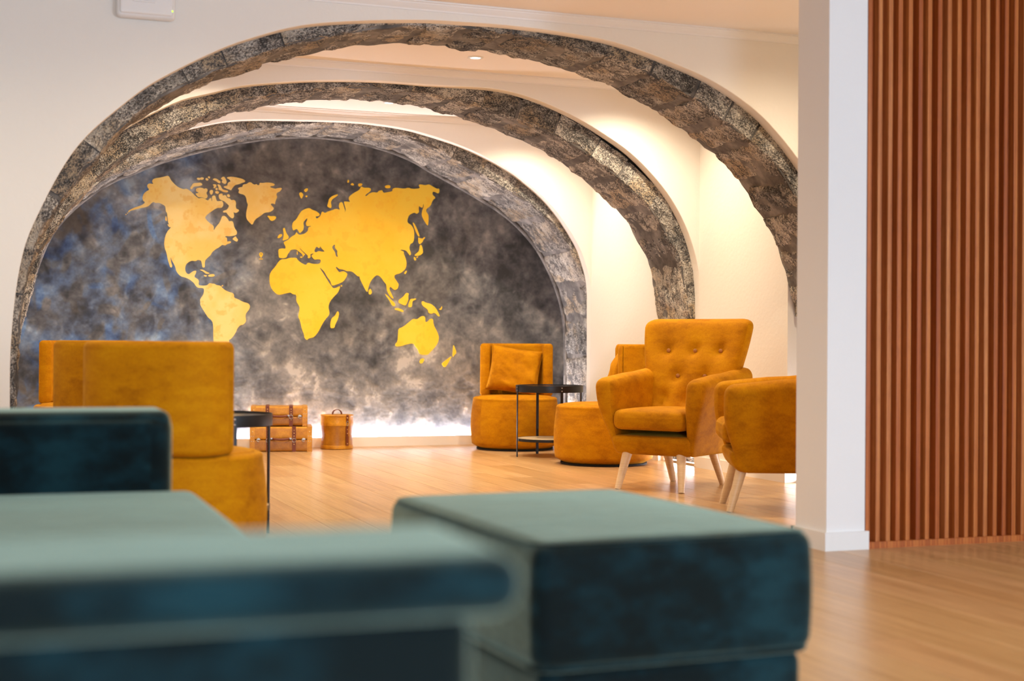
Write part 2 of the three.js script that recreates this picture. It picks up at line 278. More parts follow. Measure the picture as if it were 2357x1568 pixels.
const OLD_WORLD = [2194,1502,2224,1509,2246,1506,2250,1520,2236,1547,2234,1557,2268,1574,2292,1599,2322,1616,2332,1638,2342,1622,2357,1615,2397,1626,2421,1649,2422,1675,2452,1688,
2413,1681,2401,1704,2413,1729,2416,1745,2400,1732,2383,1710,2389,1676,2381,1648,2356,1627,2348,1643,2334,1662,2306,1643,2297,1677,2303,1709,2331,1734,2351,1771,
2371,1800,2404,1817,2432,1823,2453,1809,2481,1802,2506,1785,2512,1773,2502,1762,2478,1761,2486,1742,2506,1756,2518,1769,2526,1797,2537,1798,2551,1788,2576,1803,
2608,1813,2637,1826,2670,1817,2658,1843,2666,1875,2688,1878,2703,1832,2710,1812,2699,1792,2716,1817,2707,1849,2697,1883,2724,1884,2749,1881,2736,1903,2740,1923,
2777,1953,2819,1976,2830,1997,2838,2006,2852,1996,2906,1998,2914,1981,2901,1964,2877,1947,2867,1935,2875,1931,2901,1955,2930,1965,2964,1962,2974,1977,3003,1985,
3011,1962,3052,1971,3084,1979,3086,1998,3111,2008,3180,2002,3214,2013,3244,2003,3311,2011,3296,2034,3309,2043,3349,2037,3383,2046,3409,2032,3449,2012,3465,2017,
3469,1993,3459,1976,3439,1985,3414,1991,3409,1967,3439,1942,3414,1924,3395,1875,3362,1852,3359,1831,3378,1808,3381,1774,3376,1719,3363,1731,3330,1782,3323,1810,
3330,1844,3340,1868,3337,1897,3332,1858,3312,1865,3302,1874,3298,1852,3303,1824,3285,1809,3263,1820,3219,1797,3206,1754,3212,1735,3236,1724,3256,1698,3264,1665,
3263,1608,3252,1581,3232,1573,3223,1540,3240,1497,3231,1481,3218,1497,3198,1522,3159,1526,3151,1521,3181,1512,3179,1496,3194,1463,3203,1430,3202,1400,3192,1373,
3157,1342,3107,1328,3104,1307,3126,1277,3142,1254,3133,1220,3108,1208,3089,1222,3073,1237,3064,1216,3083,1180,3102,1141,3083,1147,3058,1180,3044,1209,3042,1252,
3023,1272,3004,1299,2982,1320,2958,1322,2927,1291,2909,1261,2896,1219,2891,1188,2875,1206,2853,1248,2831,1289,2827,1310,2813,1310,2794,1327,2766,1348,2720,1348,
2718,1351,2699,1359,2670,1361,2656,1370,2642,1382,2639,1372,2656,1349,2666,1338,2690,1346,2709,1345,2731,1328,2724,1304,2700,1268,2662,1249,2614,1232,2604,1245,
2597,1269,2571,1301,2551,1338,2532,1356,2513,1372,2518,1360,2537,1333,2561,1296,2581,1264,2607,1229,2619,1214,2643,1218,2671,1233,2674,1223,2657,1181,2624,1148,
2596,1114,2582,1072,2592,1030,2589,1007,2559,974,2535,936,2507,880,2474,838,2432,828,2418,814,2399,833,2397,856,2380,898,2365,962,2349,995,2362,1055,2355,1078,
2334,1110,2336,1159,2308,1163,2289,1176,2266,1171,2238,1164,2205,1156,2182,1163,2149,1195,2133,1231,2128,1268,2130,1309,2144,1337,2173,1370,2194,1403,2213,1424,
2254,1429,2282,1439,2334,1441,2343,1423,2372,1401,2407,1386,2423,1407,2456,1397,2508,1397,2522,1414,2520,1432,2494,1433,2475,1429,2461,1438,2447,1461,2470,1478,
2439,1471,2443,1449,2429,1437,2419,1444,2423,1456,2402,1476,2374,1499,2357,1517,2359,1509,2390,1476,2402,1468,2390,1460,2382,1443,2380,1467,2353,1487,2329,1504,
2289,1499,2281,1485,2265,1464,2257,1440,2233,1433,2199,1436,2196,1462];
const INLAND_SEAS = [[2471,1502,2487,1533,2508,1515,2518,1536,2522,1520,2553,1494,2533,1492,2504,1497,2484,1485,2473,1490],
[2608,1530,2623,1549,2633,1547,2629,1527,2652,1501,2648,1479,2656,1455,2640,1458,2631,1494,2615,1514]];
const ISLANDS = [
[1359,1725,1365,1704,1367,1683,1353,1690,1355,1713],
[1370,1663,1378,1662,1393,1642,1387,1638,1375,1649],
[1079,1735,1084,1737,1086,1731,1082,1728],
[1068,1725,1074,1727,1077,1721,1071,1718],
[1580,2010,1588,2015,1604,2014,1616,2020,1632,2017,1632,2006,1619,1999,1608,2002,1597,1997,1585,2001],
[1644,2011,1653,2018,1669,2005,1660,1995,1647,2000],
[1660,2023,1669,2030,1679,2027,1678,2016,1671,2012],
[1533,1939,1542,1952,1556,1974,1582,1975,1604,1980,1619,1974,1622,1961,1607,1956,1592,1952,1565,1949,1554,1940,1545,1927,1534,1931],
[1574,1925,1581,1936,1601,1942,1623,1941,1635,1934,1648,1940,1660,1933,1660,1919,1653,1906,1654,1897,1662,1884,1658,1868,1645,1860,1629,1868,1617,1871,1595,1869,
1580,1884,1570,1896,1598,1905,1578,1911],
[1674,1920,1687,1930,1702,1926,1700,1905,1689,1890,1678,1901],
[1697,1968,1710,1973,1726,1969,1726,1957,1713,1941,1702,1946,1709,1956],
[1717,1937,1726,1947,1735,1944,1734,1928,1723,1930],
[1716,1917,1723,1922,1739,1922,1747,1912,1739,1900,1720,1904],
[1731,1969,1744,1973,1757,1964,1764,1946,1776,1933,1808,1930,1814,1922,1805,1914,1779,1916,1754,1929,1740,1933,1743,1948,1737,1960],
[1697,2007,1707,2016,1725,2015,1744,2003,1757,1993,1754,1982,1741,1981,1726,1994,1707,2001],
[1757,2016,1772,2031,1785,2030,1795,2013,1802,1995,1798,1982,1788,1977,1766,1987,1765,1996,1773,2004],
[1802,2022,1807,2030,1835,2034,1870,2031,1905,2025,1927,2018,1941,2007,1937,1998,1915,1990,1893,1980,1867,1974,1852,1959,1841,1943,1835,1931,1817,1938,1798,1944,
1779,1953,1784,1961,1807,1966,1809,1982,1818,1994,1832,1998,1823,2012],
[1742,1888,1748,1901,1764,1906,1773,1902,1772,1889,1789,1896,1799,1890,1805,1874,1824,1872,1838,1857,1852,1862,1867,1856,1873,1836,1870,1814,1875,1795,1891,1791,
1896,1781,1885,1770,1872,1763,1859,1767,1853,1772,1860,1743,1855,1727,1844,1721,1825,1733,1809,1751,1801,1765,1781,1763,1774,1769,1780,1778,1802,1784,1812,1796,
1821,1816,1805,1830,1786,1847,1764,1854,1748,1863],
[1803,1897,1817,1904,1829,1891,1824,1880,1810,1879],
[1887,1951,1899,1958,1918,1960,1924,1980,1950,1984,1969,1999,1985,1998,1998,1986,2014,1982,2023,1989,2036,1978,2047,1983,2049,1999,2071,1997,2100,2003,2139,2002,
2164,1993,2158,1980,2132,1976,2126,1969,2165,1957,2187,1964,2213,1968,2218,1959,2203,1939,2181,1928,2176,1915,2183,1896,2172,1870,2167,1851,2167,1840,2146,1847,
2132,1840,2146,1824,2158,1812,2153,1796,2127,1779,2089,1775,2057,1748,2025,1727,2009,1707,2000,1685,1992,1680,1974,1697,1955,1718,1948,1743,1950,1775,1957,1808,
1962,1830,1952,1852,1951,1871,1941,1896,1922,1906,1900,1909,1888,1919,1896,1935,1888,1943],
[2108,1749,2118,1753,2131,1749,2169,1752,2177,1739,2166,1723,2144,1712,2128,1721,2121,1734],
[1872,1592,1878,1577,1890,1565,1883,1548,1865,1555,1845,1568],
[1603,1332,1630,1334,1653,1320,1676,1310,1681,1304,1653,1302,1634,1319],
[1667,1287,1680,1299,1709,1303,1720,1293,1709,1283,1680,1281],
[1637,1293,1657,1293,1662,1284,1644,1280],
[1767,1215,1777,1223,1782,1218,1776,1210],
[2227,1658,2241,1667,2245,1651,2255,1624,2274,1598,2268,1580,2224,1565,2232,1591,2235,1623],
[2185,1587,2199,1614,2221,1618,2223,1603,2200,1584],
[2348,1931,2366,1942,2385,1924,2371,1890,2361,1899],
[2385,1958,2407,1973,2419,1970,2415,1952,2399,1940],
[2398,1911,2407,1919,2416,1914,2408,1901],
[2567,1839,2575,1868,2583,1900,2608,1922,2645,1937,2654,1932,2641,1919,2608,1897,2596,1873,2604,1841,2596,1826],
[2723,2032,2731,2056,2741,2041,2735,2028],
[2748,2015,2764,2030,2779,2018,2773,2008],
[2337,1494,2343,1482,2341,1460,2335,1470],
[2360,1449,2374,1453,2380,1443,2366,1439],
[2811,2024,2828,2029,2845,2026,2840,2011,2821,2001,2811,2010],
[3025,2019,3052,2026,3069,2021,3067,2002,3037,1999,3025,2005],
[3249,1741,3261,1739,3286,1694,3309,1638,3302,1630,3287,1647,3266,1694],
[3297,1628,3307,1621,3334,1617,3346,1632,3354,1625,3337,1605,3332,1591,3310,1571,3297,1585],
[3310,1566,3322,1569,3333,1543,3337,1503,3308,1483,3270,1479,3268,1489,3293,1508,3305,1523],
[3261,1472,3273,1470,3283,1451,3273,1443,3263,1453],
[3283,1472,3298,1480,3295,1470,3285,1463],
[3182,1345,3206,1367,3204,1349,3192,1333],
[2900,1201,2912,1219,2924,1201,2925,1180,2912,1170,2900,1177],
[3027,1182,3049,1167,3077,1138,3112,1108,3115,1084,3090,1087,3065,1131],
[3109,1066,3134,1072,3178,1055,3183,1044,3172,1039,3140,1051,3112,1057],
[3140,1133,3177,1157,3202,1191,3224,1186,3218,1164,3220,1134,3203,1097,3190,1090,3159,1103,3140,1112],
[3219,1079,3222,1110,3237,1143,3259,1144,3281,1148,3282,1138,3253,1128,3250,1086,3241,1077],
[3326,1118,3339,1129,3361,1115,3406,1107,3444,1077,3480,1013,3467,1007,3435,1040,3406,1027,3384,1036,3380,1061,3336,1090],
[3467,1065,3486,1074,3495,1093,3498,1078,3489,1059],
[3141,909,3179,924,3223,958,3260,989,3292,983,3324,1008,3349,1011,3359,996,3359,963,3378,966,3397,989,3422,991,3427,942,3458,888,3473,845,3465,802,3434,759,3402,
729,3383,707,3326,707,3310,719,3300,750,3278,774,3268,792,3243,795,3199,785,3161,773,3124,770,3114,785,3136,812,3139,867],
[3313,655,3326,677,3356,677,3342,643,3320,637],
[3591,782,3597,782,3620,724,3601,705,3591,690,3585,699],
[3575,696,3576,687,3531,613,3515,610,3495,637,3518,656],
[2656,1043,2668,1022,2659,980,2638,937,2631,909,2602,907,2599,942,2609,984,2635,1003],
[2677,1234,2685,1241,2692,1234,2685,1226]];

// ------------------------------------------------------------------ the setting
const CEIL = 2.465, YTOP = 2.75;
const FRONT = { d0: 6.81, d1: 7.37 }, MIDDLE = { d0: 8.47, d1: 9.03 }, BACK = { d0: 10.22, d1: 10.95 };

{ // floor: laminate planks laid into the depth of the building, each a board of its own where the photograph shows it
  const floor = structure('floor', 'oak laminate floor of long narrow planks');
  part(floor, 'underlay', box(-3, 6.2, -0.06, -0.0125, -3.1, 11.2), M.underlay);
  const w = 0.19, L = 1.29, gap = 0.0012, ch = 0.0012;
  const variants = [0, 1, 2, 3].map((k) => {   // board with a small chamfer on its upper edges
    const s = [[-w / 2 + gap / 2, -0.012], [w / 2 - gap / 2, -0.012], [w / 2 - gap / 2, -ch], [w / 2 - gap / 2 - ch, 0], [-w / 2 + gap / 2 + ch, 0], [-w / 2 + gap / 2, -ch]];
    const pos = [], uv = [], quad = (a, b, c, d) => { for (const p of [a, b, c, a, c, d]) { pos.push(...p); uv.push(p[2] + k * 0.37, p[0] + k * 0.071); } };
    const z0 = L / 2 - gap / 2, z1 = -z0;
    for (let i = 1; i < s.length; i++) { const [x0, y0] = s[i], [x1, y1] = s[(i + 1) % s.length]; quad([x0, y0, z0], [x0, y0, z1], [x1, y1, z1], [x1, y1, z0]); }
    const g = new THREE.BufferGeometry(); g.setAttribute('position', new THREE.Float32BufferAttribute(pos, 3)); g.setAttribute('uv', new THREE.Float32BufferAttribute(uv, 2)); g.computeVertexNormals(); return g;
  });
  camera.updateMatrixWorld(); camera.updateProjectionMatrix();
  const inv = camera.matrixWorld.clone().invert(), seen = [], rest = [], r = mulberry(77);
  let col = 0;
  for (let x = -2.9 + w / 2; x < 6.1; x += w, col++) {
    const off = (col % 3) * 0.43 + r() * 0.2;
    for (let d = -3.0 - off; d < 11.0; d += L) {
      const m = { x, d: d + L / 2, k: Math.floor(r() * 4), t: Math.floor(r() * 6) };
      const c = V(m.x, 0, m.d).applyMatrix4(inv), u = c.x / -c.z * 3353 + 1178, v = 784 - c.y / -c.z * 3353;
      const shown = c.z < -1.5 && v > 1015 && v < 1650 && ((u > 560 && u < 1900 && v < 1230) || (u > 1840 && u < 2460 && v > 1200));
      (shown ? seen : rest).push(Object.assign(m, { z: -c.z }));
    }
  }
  seen.sort((a, b) => a.z - b.z); rest.push(...seen.splice(300));
  for (const m of seen) { const p = part(floor, 'plank', variants[m.k], M.plank[m.t]); p.position.set(m.x, 0, -m.d); }
  const geos = rest.map((m) => variants[m.k].clone().translate(m.x, 0, -m.d));
  const p = part(floor, 'plank_field', mergeGeometries(geos), M.plank[0]); p.userData.kind = 'stuff';
  shade(floor);
}
shade(structure('ceiling', 'flat painted ceiling', box(-3, 6.2, CEIL, CEIL + 0.14, -3.15, 11.2), M.ceiling));

// plaster edges of the three arches, left foot to right foot
const edgeFront = [[.175, 0], [.175, .48], [.175, .72], [.183, .873], [.199, 1.035], [.22, 1.162], [.245, 1.256], [.286, 1.356], [.359, 1.513], [.438, 1.65], [.516, 1.746], [.629, 1.853], [.757, 1.962], [.881, 2.042], [1.007, 2.115], [1.133, 2.18], [1.262, 2.232], [1.393, 2.278], [1.524, 2.311], [1.704, 2.339], [1.886, 2.36], [2.126, 2.379], [2.283, 2.383], [2.477, 2.386], [2.672, 2.382], [2.873, 2.371], [3.078, 2.35], [3.288, 2.305], [3.449, 2.259], [3.609, 2.208], [3.775, 2.133], [3.942, 2.03], [4.055, 1.933], [4.168, 1.816], [4.27, 1.69], [4.36, 1.55], [4.44, 1.40], [4.50, 1.25], [4.54, 1.1], [4.565, .9], [4.575, .7], [4.575, 0]];
const edgeMiddle = [[.19, 0], [.19, .8], [.205, 1.0], [.25, 1.2], [.34, 1.42], [.45, 1.6], [.60, 1.79], [.76, 1.95], [.90, 2.05], [1.025, 2.124], [1.149, 2.185], [1.306, 2.232], [1.463, 2.281], [1.679, 2.318], [1.898, 2.346], [2.121, 2.363], [2.349, 2.372], [2.606, 2.370], [2.842, 2.373], [3.032, 2.372], [3.204, 2.35], [3.388, 2.301], [3.577, 2.232], [3.77, 2.138], [3.962, 2.025], [4.12, 1.891], [4.255, 1.742], [4.363, 1.566], [4.443, 1.348], [4.47, 1.16], [4.475, .97], [4.475, 0]];
const edgeBack = [[.22, 0], [.22, .9], [.26, 1.15], [.35, 1.4], [.5, 1.63], [.7, 1.85], [.95, 2.05], [1.2, 2.19], [1.527, 2.3], [1.704, 2.342], [1.898, 2.363], [2.161, 2.376], [2.428, 2.386], [2.697, 2.385], [2.974, 2.361], [3.146, 2.328], [3.432, 2.25], [3.648, 2.164], [3.871, 2.045], [4.097, 1.873], [4.247, 1.704], [4.356, 1.539], [4.402, 1.436], [4.45, 1.265], [4.458, .969], [4.458, 0]];
// undersides of the stone rings
const ringFront = [[.215, 0], [.215, .7], [.225, .87], [.24, 1.02], [.262, 1.14], [.292, 1.235], [.335, 1.33], [.40, 1.44], [.475, 1.551], [.534, 1.618], [.594, 1.70], [.664, 1.785], [.725, 1.842], [.79, 1.89], [.856, 1.932], [.936, 1.985], [1.0, 2.022], [1.091, 2.072], [1.227, 2.131], [1.367, 2.192], [1.556, 2.252], [1.845, 2.323], [2.042, 2.355], [2.163, 2.366], [2.367, 2.368], [2.575, 2.356], [2.787, 2.339], [2.949, 2.311], [3.111, 2.278], [3.278, 2.232], [3.445, 2.168], [3.617, 2.092], [3.735, 2.02], [3.851, 1.948], [3.967, 1.871], [4.052, 1.803], [4.125, 1.732], [4.185, 1.65], [4.254, 1.557], [4.324, 1.455], [4.361, 1.39], [4.405, 1.291], [4.444, 1.161], [4.482, 1.05], [4.50, .97]];
const ringMiddle = [[.225, 0], [.225, .8], [.25, 1.0], [.32, 1.2], [.40, 1.34], [.468, 1.442], [.51, 1.508], [.583, 1.59], [.655, 1.679], [.749, 1.782], [.834, 1.855], [.943, 1.935], [1.074, 2.008], [1.236, 2.1], [1.338, 2.142], [1.505, 2.203], [1.677, 2.249], [1.908, 2.299], [2.083, 2.321], [2.382, 2.338], [2.627, 2.326], [2.779, 2.307], [3.032, 2.258], [3.286, 2.182], [3.549, 2.09], [3.683, 2.017], [3.884, 1.89], [4.022, 1.778], [4.159, 1.665], [4.228, 1.566], [4.295, 1.453], [4.35, 1.374], [4.384, 1.22], [4.415, 1.06], [4.435, .97]];
const ringBack = [[.29, 0], [.295, .6], [.317, .754], [.333, .865], [.362, .977], [.39, 1.098], [.431, 1.248], [.494, 1.442], [.571, 1.597], [.665, 1.713], [.77, 1.818], [.961, 1.958], [1.145, 2.043], [1.287, 2.11], [1.488, 2.182], [1.759, 2.264], [2.035, 2.328], [2.316, 2.366], [2.528, 2.372], [2.746, 2.355], [3.04, 2.299], [3.263, 2.222], [3.373, 2.163], [3.6, 2.055], [3.8, 1.955], [3.989, 1.85], [4.15, 1.725], [4.309, 1.55], [4.428, 1.34], [4.497, 1.169], [4.541, .979], [4.553, .664], [4.555, 0]];

function curve(pts, n) {   // points evenly spaced along a smooth line
  const c = new THREE.CatmullRomCurve3(pts.map(([x, y]) => new THREE.Vector3(x, y, 0)), false, 'centripetal'); c.arcLengthDivisions = 800;
  return c.getSpacedPoints(n).map((p) => [p.x, p.y]);
}
function offset(pts, o) { return pts.map((p, i) => { const a = pts[Math.max(0, i - 1)], b = pts[Math.min(pts.length - 1, i + 1)], l = Math.hypot(b[0] - a[0], b[1] - a[1]); return [p[0] - (b[1] - a[1]) / l * o, p[1] + (b[0] - a[0]) / l * o]; }); }   // o > 0: away from the opening
function slab(edge, x0, x1, d0, d1, bevel = 0) {
  const s = new THREE.Shape(); s.moveTo(x0, 0); s.lineTo(x0, YTOP); s.lineTo(x1, YTOP); s.lineTo(x1, 0);
  for (let i = edge.length - 1; i >= 0; i--) s.lineTo(edge[i][0], Math.max(0, edge[i][1]));
  const g = new THREE.ExtrudeGeometry(s, { depth: d1 - d0 - 2 * bevel, bevelEnabled: bevel > 0, bevelThickness: bevel, bevelSize: bevel, bevelOffset: -bevel, bevelSegments: 3, curveSegments: 1 });
  g.translate(0, 0, -d1 + bevel); return boxUV(g);
}
const LIP = 0.085;   // plaster stands this far in front of the stone
function archWall(name, label, edge, { d0, d1 }, x0, x1, rear = true) {
  const e = curve(edge, 150), core = offset(curve(edge, 90), 0.13);
  const parts = [slab(e, x0, x1, d0, d0 + LIP, 0.005), slab(core, x0, x1, d0 + LIP - 0.001, d1 - (rear ? 0.034 : 0))];
  if (rear) parts.push(slab(e, x0, x1, d1 - 0.035, d1, 0.005));
  return shade(structure(name, label, mergeGeometries(parts), M.plaster));
}
const wallFront = archWall('wall_front', 'off white plaster wall with the first arched opening', edgeFront, FRONT, -3, 5.2);
const wallMiddle = archWall('wall_middle', 'cream plaster wall with the second arched opening', edgeMiddle, MIDDLE, -0.6, 5.2);
const wallArchBack = archWall('wall_arch_back', 'cream plaster wall above the arch that frames the mural', edgeBack, BACK, -0.6, 5.2, false);
shade(structure('wall_right', 'cream plaster side wall of the vaulted bays', mergeGeometries([box(4.46, 5.2, 0, YTOP, 7.37, 8.47), box(4.46, 5.2, 0, YTOP, 9.03, 10.22), box(4.66, 5.2, 0, YTOP, 5.11, 6.81)]), M.plaster));
shade(structure('wall_left', 'cream plaster side wall at the left of the bays', mergeGeometries([box(-0.6, 0.06, 0, YTOP, 7.37, 8.47), box(-0.6, 0.06, 0, YTOP, 9.03, 10.22), box(-3.2, -3, 0, YTOP, -3.15, 7.37)]), M.plaster));
shade(structure('wall_far_right', 'painted side wall of the front room', box(6.0, 6.2, 0, YTOP, -3.15, 5.2), M.plaster));
shade(structure('wall_partition', 'end of a white partition wall beside the slats', mergeGeometries([box(3.135, 3.31, 0, YTOP, 4.885, 5.11), box(3.30, 6.1, 0, YTOP, 4.945, 5.11)]), M.pillar));
shade(structure('wall_rear', 'painted rear wall of the front room with two glazed doors', mergeGeometries([box(-3, -0.40, 0, YTOP, -3.15, -3.0), box(0.40, 4.5, 0, YTOP, -3.15, -3.0), box(5.3, 6.1, 0, YTOP, -3.15, -3.0), box(-0.41, 0.41, 2.12, YTOP, -3.15, -3.0), box(4.49, 5.31, 2.12, YTOP, -3.15, -3.0)]), M.plaster));
for (const [n, x] of [[1, 0], [2, 4.9]]) {
  const w = structure(`window_${n}`, 'tall glazed door leaf with a white frame', mergeGeometries([box(x - 0.40, x - 0.36, 0, 2.12, -3.12, -3.06), box(x + 0.36, x + 0.40, 0, 2.12, -3.12, -3.06), box(x - 0.36, x + 0.36, 2.08, 2.12, -3.12, -3.06), box(x - 0.36, x + 0.36, 0, 0.08, -3.12, -3.06)]), M.trim);
  part(w, 'pane', box(x - 0.36, x + 0.36, 0.08, 2.08, -3.094, -3.090), M.glass); shade(w);
}

// rough stone rings
function stoneArch(wall, label, ring, { d0, d1 }, seed, mats, mortarMat, opt = {}) {
  const r = mulberry(seed), DEEP = 0.14;
  const build = (path, len0, len1, joint, kind) => {
    const N = Math.round(240), pts = curve(path, N); let L = 0; const cum = [0];
    for (let i = 1; i <= N; i++) { L += Math.hypot(pts[i][0] - pts[i - 1][0], pts[i][1] - pts[i - 1][1]); cum.push(L); }
    const at = (s) => { s = clamp(s, 0, L); let i = Math.min(N - 1, Math.floor(s / L * N)), f = s / L * N - i; const a = pts[i], b = pts[i + 1], p0 = pts[Math.max(0, i - 1)], p1 = pts[Math.min(N, i + 2)], l = Math.hypot(p1[0] - p0[0], p1[1] - p0[1]); return [lerp(a[0], b[0], f), lerp(a[1], b[1], f), -(p1[1] - p0[1]) / l, (p1[0] - p0[0]) / l]; };
    let t;
    { // mortar bed behind and between the stones
      const nS = Math.ceil(L / 0.035), nD = 14, pos = [], uv = [], idx = [];
      for (let i = 0; i <= nS; i++) for (let j = -1; j <= nD + 1; j++) { const s = L * i / nS, b = clamp(j / nD), d = lerp(d0 + LIP + 0.004, opt.flush ? d1 : d1 - 0.017, b), [x, y, nx, ny] = at(s), o = (j < 0 || j > nD ? 0.13 : 0.007 + noise3(x * 12, y * 12, d * 12 + seed) * 0.012); pos.push(x + nx * o, y + ny * o, -d); uv.push(s, j < 0 ? d - 0.13 : d); }
      const w = nD + 3; for (let i = 0; i < nS; i++) for (let j = 0; j < w - 1; j++) { const a = i * w + j, b = a + 1, c = a + w, d = c + 1; idx.push(a, b, c, b, d, c); }
      const g = new THREE.BufferGeometry(); g.setAttribute('position', new THREE.Float32BufferAttribute(pos, 3)); g.setAttribute('uv', new THREE.Float32BufferAttribute(uv, 2)); g.setIndex(idx); g.computeVertexNormals();
      t = part(wall, kind, g, mortarMat, label);
    }
    const cuts = [0]; while (cuts[cuts.length - 1] < L - len0) cuts.push(cuts[cuts.length - 1] + lerp(len0, len1, r())); cuts[cuts.length - 1] = L;
    for (let k = 0; k + 1 < cuts.length; k++) {
      const j0 = k ? joint * (0.6 + 0.8 * r()) / 2 : 0, j1 = k + 2 < cuts.length ? joint * (0.6 + 0.8 * r()) / 2 : 0, s0 = cuts[k] + j0, s1 = cuts[k + 1] - j1, tilt = (r() - 0.5) * 0.02, base = (r() - 0.5) * 0.012, skew0 = (r() - 0.5) * 0.05, skew1 = (r() - 0.5) * 0.05, uo = r() * 3, vo = r() * 3;
      const nS = Math.max(4, Math.ceil((s1 - s0) / 0.022)), nD = Math.ceil((d1 - d0) / 0.028), nR = 4, pos = [], uv = [], idx = [];
      const point = (a, b, c) => {
        const sk = lerp(skew0 * (k ? 1 : 0), skew1 * (k + 2 < cuts.length ? 1 : 0), a) * (b - 0.5), s = lerp(s0 - j0 * 0.96 * smooth(0.16, 0, b), s1 + j1 * 0.96 * smooth(0.16, 0, b), a) + sk, d = lerp(d0 + LIP - 0.003, opt.flush ? d1 : d1 - 0.005, b), [x, y, nx, ny] = at(s);
        const ea = Math.min(k ? a : 1, k + 2 < cuts.length ? 1 - a : 1) * (s1 - s0), eb = Math.min(b, opt.flush ? 1 : 1 - b) * (d1 - d0), q = (e) => { const z = clamp(1 - e / 0.03); return z * z; };
        const rough = noise3(x * 9 + seed, y * 9, d * 9) * 0.016 + noise3(x * 23, y * 23 + seed, d * 23) * 0.009 + noise3(x * 52, y * 52, d * 52 + seed) * 0.0045;
        const o = base + tilt * (a - 0.5) + c * DEEP + (1 - c) * (q(ea) * 0.010 * smooth(0.02, 0.2, b) + q(eb) * 0.012) - rough * (1 - 0.6 * c) * (opt.rough ?? 1);
        return [x + nx * o, y + ny * o, -(d + (b < 0.5 ? 1 : -1) * (c > 0 || eb < 0.02 ? noise3(x * 14, y * 14, c * 5 + seed) * 0.010 : 0)), s, d, c];
      };
      const grid = (f, na, nb, flip, w) => { const o = pos.length / 3; for (let i = 0; i <= na; i++) for (let j = 0; j <= nb; j++) { const p = f(i / na, j / nb); pos.push(p[0], p[1], p[2]); uv.push(...(w === 0 ? [p[3] + uo, p[4] + vo] : w === 1 ? [p[3] + uo, p[5] * DEEP + vo] : [p[4] + uo, p[5] * DEEP + vo])); } for (let i = 0; i < na; i++) for (let j = 0; j < nb; j++) { const a = o + i * (nb + 1) + j, b = a + 1, c = a + nb + 1, d = c + 1; flip ? idx.push(a, b, c, b, d, c) : idx.push(a, c, b, b, c, d); } };
      grid((a, b) => point(a, b, 0), nS, nD, true, 0); grid((a, c) => point(a, 0, c), nS, nR, false, 1); grid((a, c) => point(a, 1, c), nS, nR, true, 1);
      grid((b, c) => point(0, b, c), nD, nR, true, 2); grid((b, c) => point(1, b, c), nD, nR, false, 2);
      const g = new THREE.BufferGeometry(); g.setAttribute('position', new THREE.Float32BufferAttribute(pos, 3)); g.setAttribute('uv', new THREE.Float32BufferAttribute(uv, 2)); g.setIndex(idx); g.computeVertexNormals();
      part(t, 'stone', g, mats[Math.floor(r() * mats.length)]);
    }
  };
  build(ring, opt.len0 ?? 0.19, opt.len1 ?? 0.30, opt.joint ?? 0.048, 'stone_arch');
  if (opt.pier) build([[opt.pier, 0.0], [opt.pier, 0.48], [opt.pier, 0.955]].reverse(), 0.26, 0.36, 0.03, 'stone_pier');
  shade(wall);
}
stoneArch(wallFront, 'dark rough stone arch of the first opening', ringFront, FRONT, 5, M.stone, M.mortar, { pier: 4.60 });
stoneArch(wallMiddle, 'dark rough stone arch of the second opening', ringMiddle, MIDDLE, 23, M.stone, M.mortar, { pier: 4.545 });
stoneArch(wallArchBack, 'rough stone arch framing the mural wall', ringBack, BACK, 41, M.stone, M.mortar, { len0: 0.24, len1: 0.36, joint: 0.030, flush: true, rough: 0.7 });

{ // smooth mortar bead between the stones and the mural
  const c = new THREE.CatmullRomCurve3(curve(ringBack, 60).map(([x, y]) => V(x, y, 10.944)));
  part(wallArchBack, 'mortar_bead', boxUV(new THREE.TubeGeometry(c, 160, 0.020, 8, false)), M.mortar, 'smooth mortar bead'); shade(wallArchBack);
}
// cornices where walls meet the ceiling
{
  const cornice = (name, label, x0, x1, d) => {
    const s = new THREE.Shape([[0, 0], [0.006, 0], [0.008, 0.008], [0.016, 0.018], [0.024, 0.030], [0.026, 0.036], [0.032, 0.038], [0.032, 0.046], [0, 0.046]].map(([a, b]) => new THREE.Vector2(a, b)));
    const g = new THREE.ExtrudeGeometry(s, { depth: x1 - x0, bevelEnabled: false }); g.rotateY(-Math.PI / 2);   // the profile runs towards the viewer, the length along x
    g.translate(x1, CEIL - 0.046, -d); structure(name, label, boxUV(g), M.trim).castShadow = true;
  };
  cornice('trim_1', 'thin plaster cornice above the first arch', -3, 4.66, FRONT.d0);
  cornice('trim_2', 'thin plaster cornice above the second arch', 0.06, 4.46, MIDDLE.d0);
  cornice('trim_3', 'thin plaster cornice above the mural arch', 0.06, 4.46, BACK.d0);
}
// baseboards
const bb = (name, label, ...b) => shade(structure(name, label, mergeGeometries(b), M.trim));
bb('baseboard_back', 'low white baseboard standing off the mural wall', box(0.30, 4.55, 0, 0.074, 10.885, 10.898), box(0.30, 4.55, 0, 0.03, 10.898, 10.94));
bb('baseboard_right', 'cream baseboard along the side wall of the bays', box(4.448, 4.46, 0, 0.072, 7.37, 8.47), box(4.448, 4.46, 0, 0.072, 9.03, 10.22));
bb('baseboard_partition', 'white baseboard wrapped around the partition end', box(3.122, 3.322, 0, 0.072, 4.872, 4.885), box(3.122, 3.135, 0, 0.072, 4.885, 5.122), box(3.122, 3.4, 0, 0.072, 5.11, 5.122));

